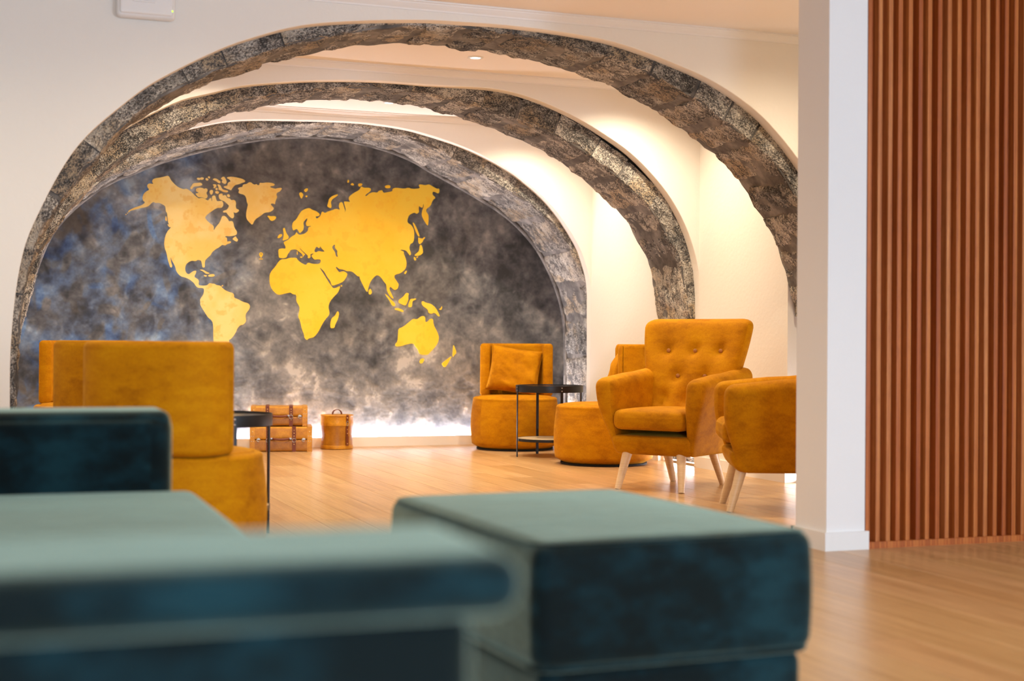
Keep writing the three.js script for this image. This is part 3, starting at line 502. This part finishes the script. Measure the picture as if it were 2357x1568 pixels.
{ // mural wall with the world map
  const g = new THREE.BoxGeometry(4.8, 2.6, 0.2); g.translate(2.4, 1.3, -11.05);
  const p = g.attributes.position, uv = g.attributes.uv; for (let i = 0; i < p.count; i++) uv.setXY(i, p.getX(i) / 4.8, p.getY(i) / 2.6);
  const wall = structure('wall_back', 'mottled charcoal wall with blue glazes and a yellow world map', g, M.mural);
  const chaikin = (a) => { let p = []; for (let i = 0; i < a.length; i += 2) p.push([a[i] / 1000, a[i + 1] / 1000]); const q = []; p.forEach((s, i) => { const t = p[(i + 1) % p.length]; q.push([lerp(s[0], t[0], 0.22), lerp(s[1], t[1], 0.22)], [lerp(s[0], t[0], 0.78), lerp(s[1], t[1], 0.78)]); }); return q.map((v) => new THREE.Vector2(...v)); };
  const land = (a, holes = []) => { const s = new THREE.Shape(chaikin(a)); for (const h of holes) s.holes.push(new THREE.Path(chaikin(h))); const e = new THREE.ExtrudeGeometry(s, { depth: 0.005, bevelEnabled: false, curveSegments: 1 }); e.translate(0, 0, -10.9505); return boxUV(e); };
  part(wall, 'continent', land(AMERICAS), M.mapWest, 'orange yellow shape of the Americas');
  part(wall, 'continent', land(OLD_WORLD, INLAND_SEAS), M.mapEast, 'golden yellow shape of Europe, Africa and Asia');
  for (const a of ISLANDS) { const xs = a.filter((_, i) => i % 2 === 0), big = Math.max(...xs) - Math.min(...xs) > 280 && a[0] > 2900; part(wall, big ? 'continent' : 'island', land(a), a[0] < 2050 ? M.mapWest : M.mapEast, big ? 'golden yellow shape of Australia' : undefined); }
  const pin = new THREE.Shape(); pin.moveTo(0, -0.022); pin.bezierCurveTo(-0.006, -0.008, -0.014, -0.004, -0.014, 0.008); pin.absarc(0, 0.008, 0.014, Math.PI, 0, true); pin.bezierCurveTo(0.014, -0.004, 0.006, -0.008, 0, -0.022);
  const hole = new THREE.Path(); hole.absarc(0, 0.009, 0.0045, 0, Math.PI * 2, false); pin.holes.push(hole);
  const pg = new THREE.ExtrudeGeometry(pin, { depth: 0.005, bevelEnabled: false }); pg.translate(2.063, 1.452, -10.9505); const bar = new THREE.BoxGeometry(0.028, 0.005, 0.005); bar.translate(2.063, 1.424, -10.948);
  part(wall, 'location_pin', mergeGeometries([boxUV(pg), boxUV(bar)]), M.mapEast, 'small yellow location pin over a short line');
  shade(wall);
}
{ // slatted cladding on the partition
  const t = put(new THREE.Group(), 'slat_cladding', 'red-brown vertical timber slats covering the partition wall', 'wall cladding');
  part(t, 'backing', box(3.312, 6.0, 0.0, CEIL, 4.9335, 4.944), M.slat[0]);
  part(t, 'bottom_rail', box(3.312, 6.0, 0.0, 0.026, 4.882, 4.933), M.slat[0]);
  const W = 0.0190, Dp = 0.046, r = mulberry(9);
  const geos = [0, 1, 2, 3].map((k) => { const g = rbox(W, CEIL - 0.026, Dp, 0.0015, null, 1, 1), uv = g.attributes.uv; for (let i = 0; i < uv.count; i++) uv.setXY(i, uv.getX(i) + k * 0.033, uv.getY(i) + k * 0.41); return g; });
  for (let i = 0; i < 56; i++) { const s = part(t, 'slat', geos[Math.floor(r() * 4)], M.slat[Math.floor(r() * 5)]); s.position.set(3.326 + i * 0.0468 + (r() - 0.5) * 0.003, 0.026 + (CEIL - 0.026) / 2, -(4.8855 + Dp / 2 + r() * 0.0015)); }
  shade(t);
}

// ------------------------------------------------------------------ lamps
function downlight(x, d, power, label, group, cone = 72) {
  const t = thing('recessed_downlight', label, 'ceiling light', [x, CEIL, d], 0, group);
  part(t, 'trim_ring', lathe([[0.030, -0.004], [0.034, -0.007], [0.043, -0.006], [0.046, -0.0005], [0.046, 0.0]], 32), M.whitePlastic);
  part(t, 'lens', lathe([[0.0, -0.0035], [0.032, -0.0035], [0.033, 0.0]], 32), M.downLens);
  const l = new THREE.SpotLight(WARM, power, 0, rad(cone), 1, 2); l.position.set(0, -0.012, 0); l.target.position.set(0, -1, 0); l.castShadow = true; l.shadow.radius = 1.6; t.add(l, l.target); return shade(t);
}
downlight(2.755, 8.02, DOWN, 'small round downlight glowing in the ceiling between the two dark arches', 'ceiling downlights between the dark arches');
for (const x of [1.3, 3.85]) downlight(x, 8.02, DOWN, 'small round downlight glowing in the ceiling between the two dark arches', 'ceiling downlights between the dark arches');
for (const x of [1.3, 2.72, 3.85]) downlight(x, 9.75, DOWN, 'small round downlight glowing in the ceiling before the mural arch', 'ceiling downlights before the mural arch');
for (const [x, d] of [[-0.8, 5.7], [1.2, 5.7], [3.95, 5.95], [0.6, 3.9], [2.1, 3.2], [4.9, 2.6]]) downlight(x, d, DOWN_FRONT * (x > 3.5 && d > 5 ? 1.4 : 1), 'small round downlight in the ceiling of the front room', 'ceiling downlights of the front room', d > 4 ? 82 : 66);
function ledStrip(label, w, x, y, d, turn, power, tilt) {
  const t = thing('led_strip', label, 'led strip', [x, y, d], turn, 'led strips at the wall bases');
  part(t, 'channel', rbox(w, 0.012, 0.022, 0.002, null, 1, 1), M.steel);
  const e = rbox(w - 0.01, 0.004, 0.014, 0.001, null, 1, 1); e.translate(0, 0.0075, 0); part(t, 'diffuser', e, M.led);
  const l = new THREE.RectAreaLight(LED_WHITE, power, w - 0.01, 0.016); l.position.set(0, 0.0115, 0); l.rotation.x = Math.PI / 2 + tilt; l.castShadow = true; t.add(l); return shade(t);
}
ledStrip('long white led strip glowing behind the baseboard of the mural wall', 4.1, 2.42, 0.040, 10.937, 0, LED_BACK, 0);
ledStrip('short white led strip at the foot of the middle stone arch', 0.46, 4.505, 0.008, 8.77, -Math.PI / 2, LED_PIER, 0.5);
ledStrip('short white led strip at the foot of the first stone arch', 0.46, 4.545, 0.008, 7.11, -Math.PI / 2, LED_PIER, 0.5);
{
  const t = thing('emergency_light', 'white rounded emergency light with a green indicator above the arch', 'emergency light', [0.746, 2.262, 6.81]);
  const b = rbox(0.262, 0.118, 0.05, 0.022, null, 4, 4); b.translate(0, 0.059, 0.025); part(t, 'housing', b, M.whitePlastic);
  const c = rbox(0.236, 0.092, 0.030, 0.012, null, 4, 3); c.translate(0, 0.062, 0.044); part(t, 'cover', c, M.diffuser);
  const s = rbox(0.10, 0.010, 0.006, 0.0025, null, 1, 2); s.translate(-0.01, 0.075, 0.060); part(t, 'tube', s, M.whitePlastic);
  const l = new THREE.SphereGeometry(0.006, 12, 8); l.translate(0.112, 0.040, 0.052); part(t, 'indicator', l, M.greenLed, 'green indicator lamp'); shade(t);
}

// ------------------------------------------------------------------ amber swivel tub chairs
function makeSwivelChair(name, label, pos, turn) {
  const t = thing(name, label, 'chair', pos, turn, 'amber tub chairs');
  part(t, 'plinth', lathe([[0.0, 0.0], [0.285, 0.0], [0.290, 0.003], [0.290, 0.014], [0.0, 0.014]], 48), M.plinth);
  const drum = []; for (let i = 0; i <= 24; i++) { const a = i / 24, y = lerp(0.012, 0.372, a), bulge = 0.318 + 0.018 * Math.sin(Math.PI * clamp(a * 0.9 + 0.08)); drum.push([i === 0 ? 0.27 : i === 1 ? 0.300 : bulge - 0.012 * Math.max(0, (0.1 - a) / 0.1) ** 2, y]); }
  for (let i = 1; i <= 6; i++) { const a = i / 6 * Math.PI / 2; drum.push([0.3215 - 0.028 * (1 - Math.cos(a)), 0.372 + 0.024 * Math.sin(a)]); }
  drum.push([0.288, 0.394], [0.284, 0.391]);
  part(t, 'base', soft(new THREE.LatheGeometry(drum.map((v) => new THREE.Vector2(...v)), 64)), M.amber);
  const seat = [[0.284, 0.388], [0.280, 0.396], [0.270, 0.402], [0.22, 0.407], [0.12, 0.410], [0.0, 0.411]];
  part(t, 'seat', soft(new THREE.LatheGeometry(seat.map((v) => new THREE.Vector2(...v)), 64)), M.amber);
  const path = [], R = 0.238, a0 = -0.105; path.push([R + 0.004, a0]); for (let i = 1; i < 4; i++) path.push([R + 0.003, lerp(a0, -0.115, i / 4)]);
  for (let i = 0; i <= 30; i++) { const a = Math.PI * i / 30, e = 0.82; const c = Math.cos(a), s = Math.sin(a); path.push([Math.sign(c) * Math.abs(c) ** e * R, -0.118 - Math.abs(s) ** e * 0.15]); }
  for (let i = 3; i >= 0; i--) path.push([-R - 0.003, lerp(a0, -0.115, i / 4)]);
  part(t, 'backrest', sweep(path, roundRect(0.078, 0.404, 0.026, 5, 0.396), 0.022), M.amber);
  return shade(t);
}
const swivelF = makeSwivelChair('tub_chair', 'amber velvet tub chair holding a square cushion in front of the mural', [3.895, 0, 10.36], facing(-0.43, -0.90));
makeSwivelChair('tub_chair', 'amber velvet tub chair between the buttoned armchair and the side wall', [3.995, 0, 8.93], facing(-0.927, 0.375));
makeSwivelChair('tub_chair', 'amber velvet tub chair turning its back to the teal sofa arm', [0.715, 0, 5.45], facing(0.565, 0.823));
makeSwivelChair('tub_chair', 'amber velvet tub chair at the left foot of the first stone arch', [0.68, 0, 6.62], facing(0.75, 0.66));
makeSwivelChair('tub_chair', 'amber velvet tub chair below the blue end of the mural', [0.705, 0, 9.60], facing(0.04, -1.0));

// ------------------------------------------------------------------ cushions
function makeCushion(label, [x, y, d], rx, ry, rz, w, h, seed) {
  const t = new THREE.Group(); put(t, 'cushion', label, 'cushion');
  const N = 36, pos = [], idx = [];
  for (const side of [1, -1]) for (let i = 0; i <= N; i++) for (let j = 0; j <= N; j++) {
    const u = i / N * 2 - 1, v = j / N * 2 - 1, pinch = 1 - 0.09 * (1 - u * u) * (Math.abs(v) ** 3) , pinch2 = 1 - 0.09 * (1 - v * v) * (Math.abs(u) ** 3);
    const th = 0.080 * Math.pow(Math.max(0, (1 - u ** 4) * (1 - v ** 4)), 0.55), fold = th * (noise3(u * 1.6 + seed, v * 1.6, side) * 0.30 + noise3(u * 3.5 + v * 3, v * 2 + seed, side * 2) * 0.07);
    pos.push(u * w / 2 * pinch2, v * h / 2 * pinch, side * (th + fold));
  }
  const S = (N + 1) * (N + 1); for (let s = 0; s < 2; s++) for (let i = 0; i < N; i++) for (let j = 0; j < N; j++) { const a = s * S + i * (N + 1) + j, b = a + 1, c = a + N + 1, e = c + 1; s ? idx.push(a, b, c, b, e, c) : idx.push(a, c, b, b, c, e); }
  const g = new THREE.BufferGeometry(); g.setAttribute('position', new THREE.Float32BufferAttribute(pos, 3)); g.setIndex(idx);
  part(t, 'cover', soft(g, 1e-6), M.amber);
  const rim = []; for (let k = 0; k <= 80; k++) { const q = k / 80 * 4, e = Math.floor(q) % 4, f = (q - Math.floor(q)) * 2 - 1, [u, v] = [[f, -1], [1, f], [-f, 1], [-1, -f]][e], p1 = 1 - 0.09 * (1 - u * u) * Math.abs(v) ** 3, p2 = 1 - 0.09 * (1 - v * v) * Math.abs(u) ** 3; rim.push(new THREE.Vector3(u * w / 2 * p2, v * h / 2 * p1, 0)); }
  part(t, 'piping', boxUV(new THREE.TubeGeometry(new THREE.CatmullRomCurve3(rim, true), 120, 0.0035, 6, true)), M.amber);
  t.position.set(x, y, -d); t.rotation.set(rx, ry, rz, 'YXZ'); return shade(t);
}
{ const f = facing(-0.43, -0.90), back = 0.075; makeCushion('square amber cushion leaning in the tub chair before the mural', [3.895 + 0.43 * back - 0.012, 0.593, 10.36 + 0.90 * back], rad(-19), f + rad(8), rad(-9), 0.40, 0.37, 1.3); }
{ const f = facing(-0.927, 0.375); makeCushion('amber cushion in the tub chair between the armchair and the side wall', [3.995 + 0.105, 0.592, 8.93 - 0.045], rad(-16), f, rad(5), 0.385, 0.37, 4.1); }

// ------------------------------------------------------------------ round side tables
function makeTable(label, [x, d], turn) {
  const t = thing('side_table', label, 'side table', [x, 0, d], turn, 'black round side tables'), R = 0.24, H = 0.505;
  part(t, 'rim', lathe([[R - 0.004, H - 0.048], [R, H - 0.048], [R, H], [R - 0.004, H], [R - 0.004, H - 0.048]], 56), M.blackMetal);
  part(t, 'top', lathe([[0, H - 0.014], [R - 0.004, H - 0.014], [R - 0.004, H - 0.006], [0, H - 0.006]], 56), M.blackTop);
  part(t, 'shelf', lathe([[0, 0.118], [R - 0.012, 0.118], [R - 0.012, 0.128], [0, 0.128]], 56), M.paleWood, 'pale wooden lower shelf');
  part(t, 'shelf_rim', lathe([[R - 0.012, 0.110], [R - 0.008, 0.110], [R - 0.008, 0.130], [R - 0.012, 0.130], [R - 0.012, 0.110]], 56), M.blackMetal);
  for (let k = 0; k < 4; k++) {
    const a = k * Math.PI / 2, leg = rbox(0.020, H - 0.004, 0.006, 0.0015, null, 1, 1); leg.translate(0, (H - 0.004) / 2, R + 0.0015); leg.rotateY(a);
    const l = part(t, 'leg', leg, M.blackMetal);
    for (const y of [H - 0.014, H - 0.036]) { const s = new THREE.SphereGeometry(0.004, 8, 6); s.scale(1, 1, 0.5); s.translate(0, y, R + 0.0052); s.rotateY(a); part(l, 'rivet', s, M.steel); }
  }
  return shade(t);
}
makeTable('black round side table beside the tub chair with the cushion', [3.873, 9.607], Math.atan2(-0.352, 0.936) + rad(19.6));
makeTable('black round side table between the suitcases and the green sofa', [0.945, 6.03], rad(11));

// ------------------------------------------------------------------ buttoned armchairs on wooden legs
function makeArmchair(label, [x, d], turn) {
  const t = thing('armchair', label, 'armchair', [x, 0, d], turn, 'buttoned amber armchairs');
  // shell under the seat
  const base = rbox(0.45, 0.108, 0.56, 0.030, (v) => { const k = (v.y + 0.054) / 0.108; v.x *= lerp(1.02, 1.08, k); if (v.z > 0) v.z -= 0.045 * (1 - k) ** 2; v.y += 0.244; v.z -= 0.01; }, 6, 3);
  part(t, 'base', base, M.amber);
  const cushion = rbox(0.436, 0.110, 0.53, 0.042, (v) => { const e = (1 - (v.x / 0.22) ** 2) * (1 - (v.z / 0.27) ** 2); v.y += (v.y > 0 ? 0.014 : 0) * e + 0.385; v.z += 0.035; }, 8, 4);
  part(t, 'seat_cushion', cushion, M.amber);
  for (const s of [-1, 1]) {
    const W = 0.112, Hh = 0.42, Z = 0.64;
    const arm = rbox(W, Hh, Z, 0.050, (v) => {
      const k = clamp((v.y + Hh / 2) / Hh), b = clamp((Z / 2 - v.z) / Z), q = v.x * s / W + 0.5;          // q: 0 inner side, 1 outer side
      const inner = lerp(0.200, 0.222, k), outer = lerp(0.243, 0.338, smooth(-0.1, 0.92, k));
      v.x = s * lerp(inner, outer, q);
      if (v.z > 0) v.z -= 0.07 * (1 - smooth(0, 0.75, k)) ** 1.2; else v.z -= 0.06 * k;
      v.y = 0.19 + (v.y + Hh / 2) * (1 + 0.16 * b * k);
      v.z -= 0.02;
    }, 10, 4);
    part(t, 'arm', arm, M.amber);
  }
  const spots = [[-0.165, 0.765], [0, 0.765], [0.165, 0.765], [-0.085, 0.62], [0.085, 0.62], [-0.155, 0.49], [0, 0.49], [0.155, 0.49]];
  const lean = (y) => -0.215 - 0.19 * clamp((y - 0.30) / 0.64) - 0.02 * clamp((y - 0.7) / 0.25);
  const backFace = (px, y) => 0.055 - 0.0;
  const back = rbox(0.50, 0.70, 0.125, 0.052, (v) => {
    const k = (v.y + 0.35) / 0.70, w = lerp(0.94, 1.35, smooth(0.05, 1, k)); v.x *= w; v.y += 0.60;
    const front = v.z > 0; let z = v.z + lean(v.y) + 0.055 * (v.x / 0.3) ** 2 * (0.35 + 0.65 * k);       // wings come forward
    if (front) { z += 0.018 * (1 - (v.x / 0.32) ** 2); for (const [bx, by] of spots) { const r2 = (v.x - bx) ** 2 + (v.y - by) ** 2; z -= 0.026 * Math.exp(-r2 / 0.0009) + 0.010 * Math.exp(-r2 / 0.006); } }
    v.z = z; v.y += 0.012 * (v.x / 0.3) ** 2 * k * 0;
  }, 26, 4);
  const bk = part(t, 'backrest', back, M.amber);
  for (const [bx, by] of spots.slice(0, 5)) { const s = new THREE.SphereGeometry(0.0125, 14, 10); s.scale(1, 1, 0.6); s.translate(bx, by, 0.0625 + lean(by) + 0.055 * (bx / 0.3) ** 2 * 0.7 + 0.018 - 0.028); part(bk, 'button', s, M.button, 'covered button'); }
  for (const [lx, lz, fx, fz] of [[-0.165, 0.205, -0.195, 0.262], [0.165, 0.205, 0.195, 0.262], [-0.145, -0.235, -0.150, -0.335], [0.145, -0.235, 0.165, -0.335]]) part(t, 'leg', rod(new THREE.Vector3(fx, 0, fz), new THREE.Vector3(lx, 0.20, lz), 0.0165, 0.0275, 18), M.beech, 'pale tapered wooden leg');
  return shade(t);
}
makeArmchair('amber velvet buttoned armchair on pale wooden legs before the middle arch pier', [3.69, 7.33], facing(-0.80, -0.60));
makeArmchair('amber velvet armchair with pale wooden legs behind the white partition end', [3.735, 6.235], facing(-0.917, 0.40));

// ------------------------------------------------------------------ teal velvet sofa and ottoman
{
  const t = thing('sofa', 'dark teal velvet sofa with low rounded arms beside the ottoman', 'sofa', [0.0, 0, 2.57], rad(-0.95));
  const z = (d) => -(d - 2.57);
  const bx = (name, x0, x1, y0, y1, d0, d1, r, fn) => { const g = rbox(x1 - x0, y1 - y0, d1 - d0, r, fn, 8, 5); g.translate((x0 + x1) / 2, (y0 + y1) / 2, z((d0 + d1) / 2)); return part(t, name, g, M.teal); };
  const puff = (w, h, d, a) => (v) => { v.y += Math.sign(v.y) * a * (1 - (2 * v.x / w) ** 2) * (1 - (2 * v.z / d) ** 2); };
  bx('base', -0.46, 0.42, 0.07, 0.27, 1.20, 3.95, 0.03);
  bx('seat_cushion', -0.24, 0.535, 0.255, 0.424, 1.385, 2.575, 0.045, puff(0.775, 0.17, 1.19, 0.006));
  bx('seat_cushion', -0.24, 0.535, 0.255, 0.424, 2.58, 3.768, 0.045, puff(0.775, 0.17, 1.19, 0.006));
  bx('backrest', -0.48, -0.22, 0.20, 0.80, 1.18, 3.97, 0.07);
  for (const [d0, d1] of [[1.14, 1.385], [3.77, 4.01]]) {
    bx('arm', -0.46, 0.428, 0.06, 0.582, d0 + 0.022, d1 - 0.004, 0.03);
    bx('arm_pad', -0.46, 0.464, 0.570, 0.624, d0, d1, 0.026);
  }
  // the far arm's padding wraps its front end and inner side down to the seat
  bx('arm_front', 0.28, 0.470, 0.36, 0.623, 3.764, 4.012, 0.045);
  bx('arm_lining', -0.44, 0.42, 0.36, 0.600, 3.763, 3.80, 0.012);
  for (const [fx, fd] of [[-0.40, 1.24], [0.36, 1.24], [-0.40, 3.91], [0.36, 3.91]]) part(t, 'foot', rod(new THREE.Vector3(fx, 0, z(fd)), new THREE.Vector3(fx, 0.075, z(fd)), 0.018, 0.024, 16), M.plinth);
  shade(t);
}
{
  const t = thing('ottoman', 'rectangular teal velvet ottoman with a thick piped cushion', 'ottoman', [1.312, 0, 3.045], rad(2.0));
  const w = 0.625, d = 0.92;
  const b = rbox(w - 0.03, 0.135, d - 0.03, 0.03, null, 4, 4); b.translate(0, 0.105, 0); part(t, 'base', b, M.teal);
  const c = rbox(w, 0.252, d, 0.034, (v) => { const e = (1 - (2 * v.x / w) ** 2) * (1 - (2 * v.z / d) ** 2); if (v.y > 0) v.y += 0.010 * e; const q = 1 - (v.y / 0.126) ** 2; v.x *= 1 + 0.018 * q; v.z *= 1 + 0.010 * q; }, 14, 5); c.translate(0, 0.294, 0); const cu = part(t, 'cushion', c, M.teal);
  for (const [y, r, k] of [[0.176, 0.0075, 0.985], [0.413, 0.004, 0.975]]) { const q = [], a = w / 2 * k, e = d / 2 * k, rr = 0.04; for (const [cx, cz, a0] of [[a - rr, e - rr, 0], [-a + rr, e - rr, 90], [-a + rr, -e + rr, 180], [a - rr, -e + rr, 270]]) for (let i = 0; i <= 6; i++) { const an = rad(a0 + 15 * i); q.push(new THREE.Vector3(cx + rr * Math.cos(an), y, cz + rr * Math.sin(an))); } part(cu, 'piping', boxUV(new THREE.TubeGeometry(new THREE.CatmullRomCurve3(q, true), 160, r, 8, true)), M.teal); }
  for (const [fx, fz] of [[-0.23, -0.38], [0.23, -0.38], [-0.23, 0.38], [0.23, 0.38]]) part(t, 'foot', rod(new THREE.Vector3(fx, 0, fz), new THREE.Vector3(fx, 0.045, fz), 0.016, 0.022, 14), M.plinth);
  shade(t);
}

// ------------------------------------------------------------------ suitcases and hat box
function makeSuitcase(label, pos, turn, w, h, d, latch) {
  const t = thing('suitcase', label, 'suitcase', pos, turn, 'stacked vintage suitcases'), f = d / 2, seam = h * 0.48;
  const lo = rbox(w, seam - 0.001, d, 0.016, null, 3, 3); lo.translate(0, seam / 2, 0); part(t, 'tray', lo, M.caseDark);
  const hi = rbox(w, h - seam - 0.001, d, 0.016, null, 3, 3); hi.translate(0, seam + (h - seam) / 2, 0); part(t, 'lid', hi, M.case);
  for (const s of [-1, 1]) {
    const strap = mergeGeometries([flatBox(0.026, h + 0.004, 0.004, s * w * 0.21, h / 2, f + 0.001), flatBox(0.026, 0.004, d, s * w * 0.21, h + 0.0008, 0)]);
    const st = part(t, 'strap', strap, M.leather, 'dark red leather strap');
    for (const yy of [0.30, 0.62, 0.74, 0.86]) part(st, 'stud', dome(0.0042, s * w * 0.21, h * yy, f + 0.003), M.brass);
    const ring = new THREE.TorusGeometry(0.014, 0.0022, 6, 16); ring.translate(s * w * 0.21, h * 0.46, f + 0.005); part(st, 'buckle', boxUV(ring), M.steel);
    part(t, 'end_band', mergeGeometries([flatBox(0.034, h + 0.003, 0.003, s * (w / 2 - 0.0175), h / 2, f + 0.0008), flatBox(0.034, 0.003, d, s * (w / 2 - 0.0175), h + 0.0005, 0), flatBox(0.003, h, d - 0.03, s * (w / 2 + 0.0006), h / 2, 0)]), M.case, 'stitched end band');
    for (const [ox, yy] of [[-0.006, 0.42], [0.008, 0.42], [-0.006, 0.62], [0.008, 0.62]]) part(t, 'stud', dome(0.0034, s * (w / 2 - 0.018 + ox), h * yy, f + 0.002), M.steel);
    part(t, 'stud', dome(0.0055, s * (w / 2 - 0.018), h * 0.80, f + 0.002), M.brass);
    if (latch) { const c = new THREE.TorusGeometry(0.0115, 0.0028, 6, 18, Math.PI * 1.5); c.rotateZ(rad(45)); c.translate(s * w * 0.365, seam, f + 0.005); part(t, 'latch', mergeGeometries([boxUV(c), flatBox(0.026, 0.006, 0.004, s * w * 0.365, seam + 0.004, f + 0.002)]), M.steel); }
    part(t, 'handle_mount', mergeGeometries([flatBox(0.022, 0.010, 0.004, s * 0.064, h * 0.53, f + 0.002), dome(0.004, s * 0.059, h * 0.53, f + 0.004), dome(0.004, s * 0.069, h * 0.53, f + 0.004)]), M.steel);
  }
  const hp = []; for (let i = 0; i <= 10; i++) { const a = i / 10 * Math.PI; hp.push(new THREE.Vector3(-0.055 * Math.cos(a), h * 0.53 - 0.006 * Math.sin(a), f + 0.004 + 0.016 * Math.sin(a))); }
  const hg = new THREE.TubeGeometry(new THREE.CatmullRomCurve3(hp), 24, 0.009, 10, false); hg.scale(1, 1, 1); part(t, 'handle', boxUV(hg), M.leather, 'brown leather handle');
  return shade(t);
}
function flatBox(w, h, d, x, y, z) { const g = new THREE.BoxGeometry(w, h, d); g.translate(x, y, z); return boxUV(g); }
function dome(r, x, y, z) { const g = new THREE.SphereGeometry(r, 8, 6); g.scale(1, 1, 0.55); g.translate(x, y, z); return boxUV(g); }
makeSuitcase('larger tan vintage suitcase lying under another by the mural', [2.165, 0, 10.66], facing(-0.19, -0.98), 0.445, 0.182, 0.30, true);
makeSuitcase('smaller tan vintage suitcase lying on top of the larger one', [2.155, 0.187, 10.675], facing(-0.20, -0.98), 0.405, 0.142, 0.27, true);
{
  const t = thing('hat_box', 'round tan leather hat box with a strap and loop handle', 'hat box', [2.598, 0, 10.705], facing(-0.22, -0.975));
  const R = 0.119, side = []; for (let i = 0; i <= 20; i++) { const a = i / 20; side.push([R * (1 - 0.035 * Math.sin(Math.PI * a) ** 1.2), lerp(0.004, 0.196, a)]); }
  part(t, 'body', soft(new THREE.LatheGeometry([[0, 0], [R - 0.004, 0], ...side].map((v) => new THREE.Vector2(...v)), 56)), M.caseDark);
  part(t, 'foot_band', lathe([[R - 0.002, 0.004], [R + 0.002, 0.006], [R + 0.0015, 0.03], [R - 0.004, 0.032]], 56), M.case);
  part(t, 'lid', soft(new THREE.LatheGeometry([[R - 0.002, 0.176], [R + 0.0025, 0.177], [R + 0.003, 0.205], [R + 0.001, 0.207], [R + 0.001, 0.246], [R + 0.004, 0.249], [R + 0.004, 0.256], [R - 0.004, 0.258], [0, 0.260]].map((v) => new THREE.Vector2(...v)), 56)), M.case);
  const a = rad(38), strap = []; for (const s of [[0.022, 0.035, 0.20, R - 0.001], [0.024, 0.03, 0.10, R + 0.0045], [0.022, 0.20, 0.258, R + 0.004]]) { const g = flatBox(s[0], s[2] - s[1], 0.003, 0, (s[1] + s[2]) / 2, s[3]); g.rotateY(a); strap.push(g); }
  const st = part(t, 'strap', mergeGeometries(strap), M.leather, 'dark leather strap');
  for (const y of [0.045, 0.12, 0.15, 0.235]) { const s = dome(0.0042, 0, y, R + 0.005); s.rotateY(a); part(st, 'stud', s, M.brass); }
  const bu = new THREE.TorusGeometry(0.014, 0.002, 6, 18); bu.scale(0.8, 1.2, 1); bu.translate(0, 0.195, R + 0.006); bu.rotateY(a); part(st, 'buckle', boxUV(bu), M.steel);
  const hp = []; for (let i = 0; i <= 14; i++) { const an = Math.PI * i / 14; hp.push([-0.037 * Math.cos(an) * (1 + 0.1 * Math.sin(an)), 0.258 + 0.036 * Math.sin(an)]); }
  const sh = []; for (const [k, o] of [[1, 0.002], [-1, -0.002]]) { const arr = hp.map(([x, y], i) => { const an = Math.PI * i / 14; return [x - Math.cos(an) * o, y + Math.sin(an) * o]; }); sh.push(...(k > 0 ? arr : arr.reverse())); }
  const hg = new THREE.ExtrudeGeometry(new THREE.Shape(sh.map((v) => new THREE.Vector2(...v))), { depth: 0.02, bevelEnabled: false }); hg.translate(0, 0, -0.01); hg.rotateY(rad(25)); part(t, 'handle', boxUV(hg), M.leather, 'dark leather loop handle');
  shade(t);
}

renderer.render(scene, camera);
